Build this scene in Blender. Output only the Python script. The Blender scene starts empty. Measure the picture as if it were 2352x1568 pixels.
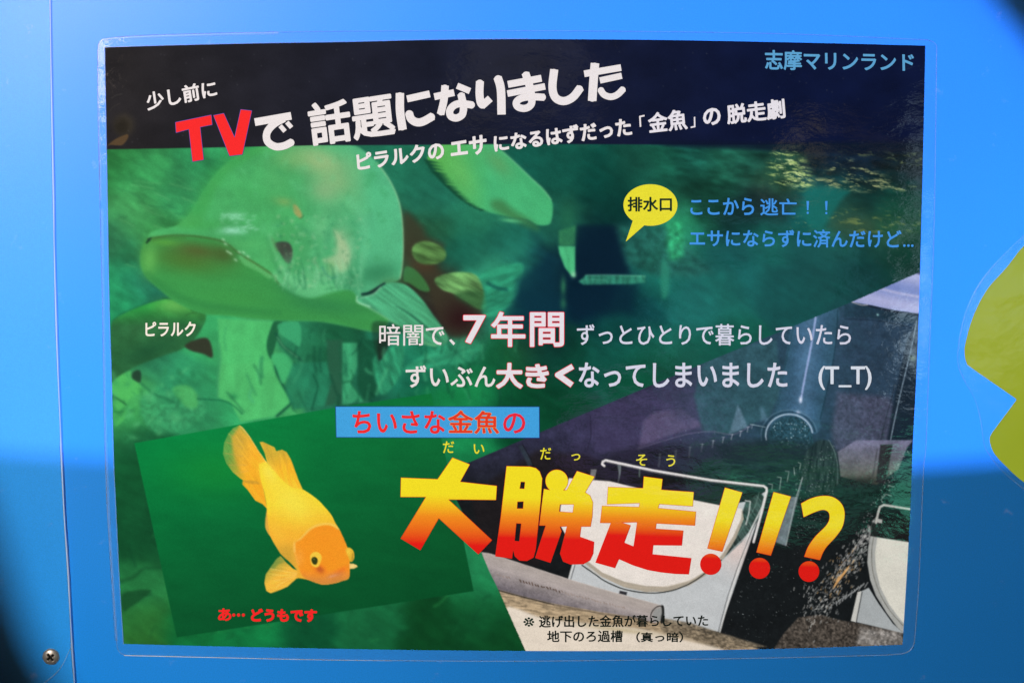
import bpy, math, random
import numpy as np

# ---------------------------------------------------------------- camera, world, lamps
sc = bpy.context.scene
COL = sc.collection
PITCH = math.radians(8.2)
DIST = 0.812
LENS = 57.0
cam = bpy.data.cameras.new('camera')
cam.lens = LENS; cam.sensor_width = 36.0; cam.clip_start = 0.01; cam.clip_end = 50
camo = bpy.data.objects.new('camera', cam); COL.objects.link(camo)
CAM = np.array([0.0, -DIST*math.cos(PITCH), DIST*math.sin(PITCH)])
camo.location = CAM; camo.rotation_euler = (math.pi/2-PITCH, 0, 0)
sc.camera = camo
sc.view_settings.view_transform = 'Standard'
sc.view_settings.look = 'None'
sc.view_settings.exposure = 0.0
sc.view_settings.gamma = 1.0
w = bpy.data.worlds.new('World'); sc.world = w; w.use_nodes = True
w.node_tree.nodes['Background'].inputs[0].default_value = (0.5, 0.6, 0.8, 1)
w.node_tree.nodes['Background'].inputs[1].default_value = 0.004

TH = 18.0/LENS
def ray(u, v):
    u = np.asarray(u, float); v = np.asarray(v, float)
    a = (u-1176)/1176*TH; b = (784-v)/1176*TH
    s, c = math.sin(PITCH), math.cos(PITCH)
    return np.stack([a, c+b*s, -s+b*c], -1)
def P(u, v, off=0.0):
    """point of the wall plane that the sight line (u,v) meets; off = height in front of it (m)"""
    d = ray(u, v)
    t = -CAM[1]/d[..., 1]
    p = CAM + d*t[..., None]
    p[..., 1] = -off
    return p
def aim(o, target):
    from mathutils import Vector
    d = Vector(target)-o.location
    o.rotation_euler = d.to_track_quat('-Z', 'Y').to_euler()
def spot(name, loc, target, energy, color, half, blend, radius):
    l = bpy.data.lights.new(name, 'SPOT'); l.energy = energy; l.color = color
    l.spot_size = 2*half; l.spot_blend = blend; l.shadow_soft_size = radius
    o = bpy.data.objects.new(name, l); COL.objects.link(o); o.location = loc; aim(o, target); return o
def glow(name, u, v, dist, sx, sy, energy, color):
    """a lit lamp or window of the dim hall, or an added glare lamp, standing where the glossy film mirrors it at (u,v)"""
    d = ray(u, v); d = d/np.linalg.norm(d); d[1] = -d[1]
    p = P(u, v)
    l = bpy.data.lights.new(name, 'AREA'); l.shape = 'RECTANGLE'; l.size = sx; l.size_y = sy
    l.energy = energy; l.color = color
    o = bpy.data.objects.new(name, l); COL.objects.link(o); o.location = p+d*dist; aim(o, tuple(p)); return o
CEN = P(1176, 784)
FRONT = spot('ceiling_spotlight', (-1.15, -2.3, 0.95), tuple(P(1172, 790)), 326.0, (1.0, 0.955, 0.9), 0.1065, 0.13, 0.045)
COOL = spot('blue_tank_light', (0.95, -1.6, 0.7), tuple(P(1850, 150)), 11.0, (0.35, 0.55, 1.0), 0.12, 0.9, 0.05)
BACK1 = spot('light_box_lamp', (-0.70, 0.70, -0.25), tuple(CEN), 29.0, (0.42, 1.0, 0.88), 0.50, 0.1, 0.013)
BACK2 = spot('light_box_lamp', (0.5, 1.2, -0.6), tuple(P(1176, 500)), 128.0, (0.95, 0.64, 1.0), 0.27, 0.1, 0.011)
glow('added_glare_lamp', -130, -60, 2.2, 0.42, 0.42, 6.5, (1.0, 0.8, 0.68))  # added lamp that puts warm glare on the upper left of the panel
glow('golden_lamp', 1850, 372, 2.6, 0.05, 0.12, 0.012, (1.0, 0.82, 0.35))
glow('golden_lamp', 2010, 372, 2.6, 0.22, 0.06, 0.006, (1.0, 0.8, 0.4))
glow('dim_lamp', 1150, 150, 2.6, 0.16, 0.20, 0.022, (1.0, 0.9, 0.65))
glow('dim_lamp', 1290, 165, 2.6, 0.12, 0.16, 0.012, (1.0, 0.9, 0.65))
glow('tank_window', 1780, 1120, 2.2, 0.30, 0.10, 0.08, (0.15, 0.9, 0.6))
glow('tank_window', 1740, 800, 2.2, 0.35, 0.42, 0.22, (0.2, 0.75, 1.0))
glow('tank_window', 1480, 1010, 2.2, 0.28, 0.14, 0.07, (0.5, 0.3, 1.0))

# ---------------------------------------------------------------- colour helpers
def lin(c):
    c = np.asarray(c, float)/255.0
    return np.where(c <= 0.04045, c/12.92, ((c+0.055)/1.055)**2.4)
GAIN = np.array([1.02, 1.06, 1.12])
def ink(c):
    return np.clip(lin(c)*GAIN, 0, 0.9)

# ---------------------------------------------------------------- materials
def nodes(m):
    m.use_nodes = True
    nt = m.node_tree
    return nt, nt.nodes['Principled BSDF']
def film_bump(nt, strength=0.022):
    g = nt.nodes.new('ShaderNodeNewGeometry')
    mp = nt.nodes.new('ShaderNodeMapping'); mp.inputs['Scale'].default_value = (1.0, 1.0, 1.9)
    n = nt.nodes.new('ShaderNodeTexNoise'); n.inputs['Scale'].default_value = 230; n.inputs['Detail'].default_value = 4
    n.inputs['Distortion'].default_value = 0.6
    b = nt.nodes.new('ShaderNodeBump'); b.inputs['Strength'].default_value = strength; b.inputs['Distance'].default_value = 0.002
    nt.links.new(g.outputs['Position'], mp.inputs['Vector']); nt.links.new(mp.outputs[0], n.inputs['Vector'])
    n2 = nt.nodes.new('ShaderNodeTexNoise'); n2.inputs['Scale'].default_value = 38; n2.inputs['Detail'].default_value = 1
    nt.links.new(mp.outputs[0], n2.inputs['Vector'])
    b2 = nt.nodes.new('ShaderNodeBump'); b2.inputs['Strength'].default_value = strength*1.3; b2.inputs['Distance'].default_value = 0.008
    nt.links.new(n2.outputs[0], b2.inputs['Height'])
    nt.links.new(n.outputs[0], b.inputs['Height']); nt.links.new(b2.outputs[0], b.inputs['Normal'])
    return g, b
def grain(nt, bs, src, amt):
    """fine ink grain over a colour socket"""
    g = nt.nodes.new('ShaderNodeNewGeometry')
    n = nt.nodes.new('ShaderNodeTexNoise'); n.inputs['Scale'].default_value = 2600; n.inputs['Detail'].default_value = 2
    r = nt.nodes.new('ShaderNodeMapRange'); r.inputs[1].default_value = 0.3; r.inputs[2].default_value = 0.7
    r.inputs[3].default_value = 1-amt; r.inputs[4].default_value = 1+amt
    nt.links.new(g.outputs['Position'], n.inputs['Vector']); nt.links.new(n.outputs[0], r.inputs[0])
    mx = nt.nodes.new('ShaderNodeVectorMath'); mx.operation = 'SCALE'
    if hasattr(src, 'links'): nt.links.new(src, mx.inputs[0])
    else: mx.inputs[0].default_value = tuple(src)
    nt.links.new(r.outputs[0], mx.inputs['Scale']); nt.links.new(mx.outputs[0], bs.inputs['Base Color'])
def print_material(name, color=None):
    m = bpy.data.materials.new(name); nt, bs = nodes(m)
    if color is None:
        a = nt.nodes.new('ShaderNodeAttribute'); a.attribute_name = 'ink'
        grain(nt, bs, a.outputs['Color'], 0.11)
    else:
        grain(nt, bs, ink(color), 0.10)
    bs.inputs['Roughness'].default_value = 0.7
    bs.inputs['Specular IOR Level'].default_value = 0.0
    bs.inputs['Coat Weight'].default_value = 1.0
    bs.inputs['Coat Roughness'].default_value = 0.05
    g, b = film_bump(nt)
    nt.links.new(b.outputs[0], bs.inputs['Coat Normal'])
    return m
PRINT = print_material('printed_picture')
_mc = {}
def flat(color):
    k = tuple(color)
    if k not in _mc: _mc[k] = print_material('printed_ink', color)
    return _mc[k]

def wall_material(name, trans, diff, rough, coat):
    m = bpy.data.materials.new(name); nt, bs = nodes(m); out = nt.nodes['Material Output']
    g = nt.nodes.new('ShaderNodeNewGeometry')
    n = nt.nodes.new('ShaderNodeTexNoise'); n.inputs['Scale'].default_value = 1500; n.inputs['Detail'].default_value = 3
    nt.links.new(g.outputs['Position'], n.inputs['Vector'])
    n3 = nt.nodes.new('ShaderNodeTexNoise'); n3.inputs['Scale'].default_value = 6; n3.inputs['Detail'].default_value = 2
    nt.links.new(g.outputs['Position'], n3.inputs['Vector'])
    r = nt.nodes.new('ShaderNodeMapRange'); r.inputs[1].default_value = 0.3; r.inputs[2].default_value = 0.7
    r.inputs[3].default_value = 0.92; r.inputs[4].default_value = 1.08
    nt.links.new(n.outputs[0], r.inputs[0])
    r3 = nt.nodes.new('ShaderNodeMapRange'); r3.inputs[1].default_value = 0.3; r3.inputs[2].default_value = 0.7
    r3.inputs[3].default_value = 0.95; r3.inputs[4].default_value = 1.05
    nt.links.new(n3.outputs[0], r3.inputs[0])
    mm = nt.nodes.new('ShaderNodeMath'); mm.operation = 'MULTIPLY'
    nt.links.new(r.outputs[0], mm.inputs[0]); nt.links.new(r3.outputs[0], mm.inputs[1])
    n4 = nt.nodes.new('ShaderNodeTexNoise'); n4.inputs['Scale'].default_value = 70; n4.inputs['Detail'].default_value = 5; n4.inputs['Roughness'].default_value = 0.7
    nt.links.new(g.outputs['Position'], n4.inputs['Vector'])
    r4 = nt.nodes.new('ShaderNodeMapRange'); r4.inputs[1].default_value = 0.63; r4.inputs[2].default_value = 0.74
    nt.links.new(n4.outputs[0], r4.inputs[0])
    def scaled(c):
        v = nt.nodes.new('ShaderNodeVectorMath'); v.operation = 'SCALE'; v.inputs[0].default_value = c
        nt.links.new(mm.outputs[0], v.inputs['Scale']); return v.outputs[0]
    mq = nt.nodes.new('ShaderNodeMix'); mq.data_type = 'RGBA'; mq.inputs[7].default_value = (0.10, 0.09, 0.10, 1)
    nt.links.new(r4.outputs[0], mq.inputs[0]); nt.links.new(scaled(diff), mq.inputs[6]); nt.links.new(mq.outputs[2], bs.inputs['Base Color'])
    bs.inputs['Roughness'].default_value = rough
    b = nt.nodes.new('ShaderNodeBump'); b.inputs['Strength'].default_value = 0.12; b.inputs['Distance'].default_value = 0.0006
    nt.links.new(n.outputs[0], b.inputs['Height']); nt.links.new(b.outputs[0], bs.inputs['Normal'])
    t = nt.nodes.new('ShaderNodeBsdfTranslucent'); nt.links.new(scaled(trans), t.inputs[0])
    ad = nt.nodes.new('ShaderNodeAddShader')
    nt.links.new(bs.outputs[0], ad.inputs[0]); nt.links.new(t.outputs[0], ad.inputs[1]); nt.links.new(ad.outputs[0], out.inputs[0])
    return m
WALL = wall_material('blue_acrylic', (0.018, 0.25, 0.86), (0.002, 0.02, 0.05), 0.34, 0)
WALL2 = wall_material('blue_acrylic_side', (0.040, 0.275, 0.84), (0.006, 0.04, 0.08), 0.30, 0)
def solid(name, color, rough=0.5, metal=0.0):
    m = bpy.data.materials.new(name); nt, bs = nodes(m)
    n = nt.nodes.new('ShaderNodeTexNoise'); n.inputs['Scale'].default_value = 900; n.inputs['Detail'].default_value = 3
    g = nt.nodes.new('ShaderNodeNewGeometry'); nt.links.new(g.outputs['Position'], n.inputs['Vector'])
    mx = nt.nodes.new('ShaderNodeMix'); mx.data_type = 'RGBA'
    mx.inputs[6].default_value = (*[c*0.88 for c in color], 1); mx.inputs[7].default_value = (*[min(1, c*1.1) for c in color], 1)
    nt.links.new(n.outputs[0], mx.inputs[0]); nt.links.new(mx.outputs[2], bs.inputs['Base Color'])
    bs.inputs['Roughness'].default_value = rough; bs.inputs['Metallic'].default_value = metal
    return m
def clear_film(name, haze, tint, rough=0.08, strength=0.022, spec=1.0):
    m = bpy.data.materials.new(name); nt, bs = nodes(m); out = nt.nodes['Material Output']
    tr = nt.nodes.new('ShaderNodeBsdfTransparent')
    g, b = film_bump(nt, strength)
    bs.inputs['Base Color'].default_value = (*tint, 1); bs.inputs['Roughness'].default_value = 0.5
    mx = nt.nodes.new('ShaderNodeMixShader'); mx.inputs[0].default_value = haze
    gl = nt.nodes.new('ShaderNodeBsdfGlossy'); gl.inputs['Roughness'].default_value = rough
    nt.links.new(b.outputs[0], gl.inputs['Normal'])
    f = nt.nodes.new('ShaderNodeFresnel'); f.inputs[0].default_value = 1.45
    nt.links.new(b.outputs[0], f.inputs['Normal'])
    fs = nt.nodes.new('ShaderNodeMath'); fs.operation = 'MULTIPLY'; fs.inputs[1].default_value = spec
    nt.links.new(f.outputs[0], fs.inputs[0])
    m2 = nt.nodes.new('ShaderNodeMixShader')
    nt.links.new(tr.outputs[0], mx.inputs[1]); nt.links.new(bs.outputs[0], mx.inputs[2])
    nt.links.new(fs.outputs[0], m2.inputs[0]); nt.links.new(mx.outputs[0], m2.inputs[1]); nt.links.new(gl.outputs[0], m2.inputs[2])
    nt.links.new(m2.outputs[0], out.inputs[0])
    return m

# ---------------------------------------------------------------- mesh helpers
def mesh_obj(name, verts, faces, mat, parent=None, cols=None, smooth=False):
    me = bpy.data.meshes.new(name)
    me.from_pydata([tuple(v) for v in verts], [], [tuple(f) for f in faces])
    me.materials.append(mat)
    if smooth: me.polygons.foreach_set('use_smooth', [True]*len(me.polygons))
    if cols is not None: add_ink(me, cols)
    me.update()
    o = bpy.data.objects.new(name, me); COL.objects.link(o)
    if parent is not None: o.parent = parent
    return o
def add_ink(me, cols):
    a = me.color_attributes.new('ink', 'FLOAT_COLOR', 'POINT')
    c = np.ones((len(cols), 4), np.float32); c[:, :3] = cols
    a.data.foreach_set('color', c.ravel())
def quads_obj(name, verts, quads, mat, parent, cols=None):
    me = bpy.data.meshes.new(name)
    nq = len(quads)
    me.vertices.add(len(verts)); me.vertices.foreach_set('co', np.asarray(verts, np.float32).ravel())
    me.loops.add(nq*4); me.loops.foreach_set('vertex_index', np.asarray(quads, np.int32).ravel())
    me.polygons.add(nq)
    me.polygons.foreach_set('loop_start', np.arange(0, nq*4, 4, dtype=np.int32))
    me.update(calc_edges=True)
    me.materials.append(mat)
    if cols is not None: add_ink(me, cols)
    o = bpy.data.objects.new(name, me); COL.objects.link(o)
    if parent is not None: o.parent = parent
    return o
def tag(o, label=None, category=None, group=None, kind=None):
    if label: o['label'] = label
    if category: o['category'] = category
    if group: o['group'] = group
    if kind: o['kind'] = kind
    return o
def empty(name, loc):
    o = bpy.data.objects.new(name, None); COL.objects.link(o); o.location = loc; o.empty_display_size = 0.02
    return o
def adopt(o, parent):
    """parent with the part staying where it was built"""
    o.parent = parent
    from mathutils import Matrix
    o.matrix_parent_inverse = Matrix.Translation(parent.location).inverted()
    return o

# ---------------------------------------------------------------- picture spaces (all lengths in 1/2352 of the frame's width)
SP = {'u': (0, 0, 1), 'A': (240, 330.2, 1/3), 'B': (900.4, 330.2, 1/3), 'C': (1500.4, 300.4, 1/3), 'D': (240, 800, 1/3),
      'E': (480, 960, 1/6), 'F': (480, 1170.9, 1/6), 'G': (1100.4, 800, 1/3), 'H': (1349.8, 1029.8, 1/3), 'K': (900.4, 72.7, 1/6),
      'Z1': (0, 0, .34015), 'Z3': (727.3, 0, .34015), 'ZT': (1552, 0, .34015), 'Z4': (0, 509.1, .34015), 'Z5': (727.3, 509.1, .34015),
      'Z6': (1552, 509.1, .34015), 'Z7': (0, 1034.9, .34015), 'Z8': (727.3, 1034.9, .34015), 'Z9': (1552, 1034.9, .34015)}
def S(space, pts):
    x, y, k = SP[space]
    return np.asarray(pts, float)*k+np.array([x, y])
def smooth_closed(p, n=5):
    p = np.asarray(p, float); out = []
    N = len(p)
    for i in range(N):
        a, b, c, d = p[i-1], p[i], p[(i+1) % N], p[(i+2) % N]
        for t in np.arange(n)/n:
            out.append(0.5*((2*b)+(-a+c)*t+(2*a-5*b+4*c-d)*t*t+(-a+3*b-3*c+d)*t**3))
    return np.array(out)
def smooth_open(p, n=6):
    p = np.asarray(p, float)
    if len(p) < 3: return p
    q = np.vstack([2*p[0]-p[1], p, 2*p[-1]-p[-2]]); out = []
    for i in range(1, len(q)-2):
        a, b, c, d = q[i-1:i+3]
        for t in np.arange(n)/n:
            out.append(0.5*((2*b)+(-a+c)*t+(2*a-5*b+4*c-d)*t*t+(-a+3*b-3*c+d)*t**3))
    out.append(p[-1]); return np.array(out)

# ---------------------------------------------------------------- signed distances
def seg_d(x, y, a, b):
    dx, dy = b[0]-a[0], b[1]-a[1]; L = dx*dx+dy*dy+1e-12
    t = np.clip(((x-a[0])*dx+(y-a[1])*dy)/L, 0, 1)
    return np.hypot(x-a[0]-t*dx, y-a[1]-t*dy)
def poly_sdf(x, y, p):
    d = np.full(x.shape, 1e9); ins = np.zeros(x.shape, bool); N = len(p)
    for i in range(N):
        a, b = p[i], p[(i+1) % N]
        d = np.minimum(d, seg_d(x, y, a, b))
        if a[1] != b[1]:
            c = ((a[1] > y) != (b[1] > y)) & (x < (b[0]-a[0])*(y-a[1])/(b[1]-a[1])+a[0])
            ins ^= c
    return np.where(ins, -d, d)
def stroke_sdf(x, y, p, wd, flat_caps=True):
    d = np.full(x.shape, 1e9); h = wd/2
    for i in range(len(p)-1):
        a, b = np.array(p[i], float), np.array(p[i+1], float)
        e = b-a; L = np.hypot(*e)+1e-9; e = e/L
        s = (x-a[0])*e[0]+(y-a[1])*e[1]; n = -(x-a[0])*e[1]+(y-a[1])*e[0]
        qx = np.abs(s-L/2)-L/2; qy = np.abs(n)-h
        box = np.hypot(np.maximum(qx, 0), np.maximum(qy, 0))+np.minimum(np.maximum(qx, qy), 0)
        d = np.minimum(d, box)
        if i > 0: d = np.minimum(d, np.hypot(x-a[0], y-a[1])-h)
    return d

# ---------------------------------------------------------------- contour meshes for lettering and flat printed shapes
def contour(fn, x0, y0, x1, y1, h, tile=None):
    """verts (u,v) and faces of the region fn<0"""
    nx = int(math.ceil((x1-x0)/h))+1; ny = int(math.ceil((y1-y0)/h))+1
    gx = x0+np.arange(nx)*h; gy = y0+np.arange(ny)*h
    X, Y = np.meshgrid(gx, gy); F = fn(X, Y)
    F = np.where(np.abs(F) < 1e-4, 1e-4, F)
    ins = F < 0
    V = []; faces = []; vid = {}
    def node(j, i):
        k = (j, i)
        if k not in vid: vid[k] = len(V); V.append((gx[i], gy[j]))
        return vid[k]
    def edge(j, i, j2, i2):
        k = (j, i, j2, i2) if (j, i) < (j2, i2) else (j2, i2, j, i)
        if k not in vid:
            a, b = F[j, i], F[j2, i2]; t = a/(a-b)
            vid[k] = len(V); V.append((gx[i]+(gx[i2]-gx[i])*t, gy[j]+(gy[j2]-gy[j])*t))
        return vid[k]
    cnt = ins[:-1, :-1].astype(int)+ins[1:, :-1]+ins[:-1, 1:]+ins[1:, 1:]
    for j in range(ny-1):
        row = cnt[j]; i = 0
        fullrow = np.flatnonzero(row == 4)
        if len(fullrow):
            br = np.flatnonzero(np.diff(fullrow) != 1)
            st = np.r_[fullrow[0], fullrow[br+1]]; en = np.r_[fullrow[br], fullrow[-1]]
            for a, b in zip(st, en):
                faces.append((node(j, a), node(j, b+1), node(j+1, b+1), node(j+1, a)))
        for i in np.flatnonzero((row > 0) & (row < 4)):
            cs = [(j, i), (j, i+1), (j+1, i+1), (j+1, i)]; poly = []
            for k in range(4):
                a, b = cs[k], cs[(k+1) % 4]
                if ins[a]: poly.append(node(*a))
                if ins[a] != ins[b]: poly.append(edge(*a, *b))
            if len(poly) >= 3: faces.append(tuple(poly))
    return V, faces
def lay(name, V, F, off, mat, parent, cols=None):
    if not F: return None
    V = np.array(V)
    o = mesh_obj(name, P(V[:, 0], V[:, 1], off)-np.array(parent.location), [f[::-1] for f in F], mat, parent, cols)
    o.parent = parent
    return o
_cu = bpy.data.curves.new('glyph_source', 'FONT'); _cu.fill_mode = 'NONE'; _cu.resolution_u = 3
_co = bpy.data.objects.new('glyph_source', _cu); COL.objects.link(_co)
def glyph_segments(body):
    _cu.body = body
    dg = bpy.context.evaluated_depsgraph_get(); dg.update()
    ev = _co.evaluated_get(dg); m = ev.to_mesh()
    v = np.empty(len(m.vertices)*3, np.float32); m.vertices.foreach_get('co', v); v = v.reshape(-1, 3)[:, :2].astype(float)
    e = np.empty(len(m.edges)*2, np.int32); m.edges.foreach_get('vertices', e); e = e.reshape(-1, 2)
    ev.to_mesh_clear()
    return v, e
def text_fn(body, quad):
    """quad TL,TR,BR,BL of the ink box in u space"""
    v, e = glyph_segments(body)
    lo, hi = v.min(0), v.max(0)
    s = (v[:, 0]-lo[0])/(hi[0]-lo[0]); t = (hi[1]-v[:, 1])/max(hi[1]-lo[1], 1e-6)
    q = np.asarray(quad, float)
    pt = (q[0]*((1-s)*(1-t))[:, None]+q[1]*(s*(1-t))[:, None]+q[2]*(s*t)[:, None]+q[3]*((1-s)*t)[:, None])
    A, B = pt[e[:, 0]], pt[e[:, 1]]
    def fn(X, Y):
        F = np.full(X.shape, 9.0)
        nx = X.shape[1]; step = max(8, int(22/(X[0, 1]-X[0, 0])))
        for c in range(0, nx, step):
            x = X[:, c:c+step]; y = Y[:, c:c+step]; xa, xb = x.min()-7, x.max()+7
            k = (np.maximum(A[:, 0], B[:, 0]) > xa) & (np.minimum(A[:, 0], B[:, 0]) < xb)
            a, b = A[k], B[k]
            if not len(a): continue
            xs, ys = x.ravel()[:, None], y.ravel()[:, None]
            dx, dy = (b-a)[:, 0][None], (b-a)[:, 1][None]
            tt = np.clip(((xs-a[:, 0])*dx+(ys-a[:, 1])*dy)/(dx*dx+dy*dy+1e-12), 0, 1)
            d = np.hypot(xs-a[:, 0]-tt*dx, ys-a[:, 1]-tt*dy).min(1)
            cr = ((a[:, 0][None] > xs) != (b[:, 0][None] > xs))
            yy = a[:, 1]+(xs-a[:, 0])*dy/np.where(np.abs(dx) < 1e-12, 1e-12, dx)
            ins = ((cr & (yy > ys)).sum(1) % 2) == 1
            F[:, c:c+step] = np.where(ins, -d, d).reshape(x.shape)
        return F
    return fn, pt.min(0), pt.max(0)
TXT = []
def put(fn, lo, hi, dil, color, outline=None, ow=1.2, h=0.9, label=None, name='lettering', level=0, grad=None, osoft=None):
    m = dil+ow+2
    V, F = contour(lambda X, Y: fn(X, Y)-dil, lo[0]-m, lo[1]-m, hi[0]+m, hi[1]+m, h)
    cols = None; mat = None
    if grad:
        Va = np.array(V); cols = ink_grad(Va[:, 1]-(Va[:, 0]-lo[0])*0.03, *grad); mat = PRINT
    else: mat = flat(color)
    o = lay(name, V, F, 0.0007+level*0.0001, mat, poster, cols)
    if label and o: o['label'] = label
    if outline and o:
        V, F = contour(lambda X, Y: fn(X, Y)-dil-ow, lo[0]-m, lo[1]-m, hi[0]+m, hi[1]+m, h)
        oo = lay('outline', V, F, 0.00064+level*0.0001, flat(outline), poster)
        oo.parent = o
    return o
def ink_grad(y, y0, y1, y2):
    c0, c1, c2 = ink((245, 222, 38)), ink((240, 140, 32)), ink((226, 30, 24))
    t = np.clip((y-y0)/(y1-y0), 0, 1)[:, None]; s = np.clip((y-y1)/(y2-y1), 0, 1)[:, None]
    return (c0*(1-t)+c1*t)*(1-s)+c2*s
def text(space, body, quad, dil, color, outline=None, ow=1.2, label=None, h=0.9, level=0):
    q = S(space, quad); fn, lo, hi = text_fn(body, q)
    return put(fn, lo, hi, dil, color, outline, ow, h, label, level=level)
def R(x0, y0, x1, y1): return [(x0, y0), (x1, y0), (x1, y1), (x0, y1)]

# ---------------------------------------------------------------- the wall: translucent blue panel with its light box
def plane_poly(name, pts, off, mat, parent=None, thick=0.0):
    p = P(np.array(pts)[:, 0], np.array(pts)[:, 1], off)
    n = len(p); V = list(p); F = [tuple(range(n))[::-1]]
    if thick:
        q = p.copy(); q[:, 1] += thick; V += list(q)
        F += [(i, (i+1) % n, n+(i+1) % n, n+i) for i in range(n)]
    return mesh_obj(name, V, F, mat, parent)
seam = np.array([(113.5, -60), (115.6, 0), (118.6, 190), (124, 476), (125.5, 577), (131, 780), (139.5, 985), (141, 1035), (148, 1180), (156.5, 1307), (162, 1410), (166.5, 1494), (171.5, 1568), (175, 1640)])
big = [(-900, -900), (3400, -900), (3400, 2500), (-900, 2500)]
main_pts = [tuple(p) for p in seam]+[(185, 1900), (2900, 1900), (2900, -500), (108, -500)]
wall = plane_poly('wall', main_pts, 0.0, WALL)
tag(wall, kind='structure')
side = plane_poly('side_wall', [(-500, -500), (109, -500)]+[(a+1.2, b) for a, b in seam]+[(186, 1900), (-500, 1900)], -0.0012, WALL2)
tag(side, kind='structure')
# bevelled edge of the big panel along the seam: a thin bead of clear acrylic
EDGE = clear_film('acrylic_edge', 0.5, (0.8, 0.88, 0.95), 0.25)
def bead(name, line, wd, off, hgt, mat, parent=None, nside=5):
    line = np.asarray(line, float); d = np.gradient(line, axis=0); d /= np.hypot(d[:, 0], d[:, 1])[:, None]+1e-9
    nrm = np.stack([-d[:, 1], d[:, 0]], 1); V = []; F = []
    wd = np.broadcast_to(np.asarray(wd, float), (len(line),))
    for i in range(len(line)):
        for k in range(nside):
            a = math.pi*k/(nside-1); c = line[i]+nrm[i]*wd[i]/2*math.cos(a)
            V.append(P(c[0], c[1], off+hgt*math.sin(a)))
    for i in range(len(line)-1):
        for k in range(nside-1):
            F.append((i*nside+k, i*nside+k+1, (i+1)*nside+k+1, (i+1)*nside+k))
    o = mesh_obj(name, V, F, mat, parent, smooth=True)
    return o
rs = random.Random(4)
sd = smooth_open(seam, 8)
b0 = bead('panel_edge', sd, [5.4+0.9*math.sin(i*.37)+rs.uniform(-.3, .3) for i in range(len(sd))], 0.0004, 0.0006, EDGE, wall)
cut = smooth_open([(168, 1478), (158, 1496), (147, 1520), (133, 1540), (118, 1554), (98, 1570), (70, 1592)], 6)
bead('film_cut_line', cut, 1.6, 0.0003, 0.0003, EDGE, wall)

def baffle(name, lamp, hole, yb, outer=1.3):
    """added black board, out of sight, with an opening that lets the lamp light the given outline of the panel"""
    L = np.array(lamp.location); hp = P(np.array(hole)[:, 0], np.array(hole)[:, 1])
    t = (yb-L[1])/(hp[:, 1]-L[1]); q = L+(hp-L)*t[:, None]
    c = q.mean(0); V = list(q); n = len(q)
    for p in q:
        d = p-c; d[1] = 0; d = d/np.linalg.norm(d); V.append((p[0]+d[0]*outer, yb, p[2]+d[2]*outer))
    F = [(i, (i+1) % n, n+(i+1) % n, n+i) for i in range(n)]
    o = mesh_obj(name, V, F, BLACK); tag(o, kind='structure'); return o
BLACK = solid('black_board', (0.01, 0.01, 0.01), 0.9)
LL = [(420, 2150), (190, 1730), (92, 1568), (36, 1477), (-12, 1341), (-75, 1150), (-260, 750)]
TR = [(1950, -470), (2200, -120), (2278, 0), (2360, 100), (2450, 235), (2750, 800)]
def dens(p, n=4):
    p = np.array(p, float); return [tuple(p[i]*(1-k/n)+p[(i+1) % len(p)]*k/n) for i in range(len(p)) for k in range(n)]
baffle('added_light_mask', BACK1, dens([(440, 2150), (232, 1730), (134, 1568), (82, 1477), (34, 1341), (-26, 1150), (-190, 750), (-330, 100), (-330, -250), (1000, -300), (1900, -300), (2120, -210), (2200, -120), (2276, 0), (2356, 100), (2450, 235), (2620, 600), (2620, 1800), (1600, 2100)]), 0.35, 0.13)  # added mask, cuts the backlight to darken two corners
baffle('added_light_mask', BACK2, dens([(-420, 1018), (0, 1036), (600, 1080), (1176, 1110), (1800, 1090), (2352, 1052), (2560, 1035)][::-1]+[(-420, 600), (-420, -300), (1000, -300), (1900, -300), (2120, -210), (2200, -120), (2278, 0), (2360, 100), (2450, 235), (2560, 420)]), 0.5, 0.13)  # added mask, cuts the backlight along the lower edge and one corner

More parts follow.
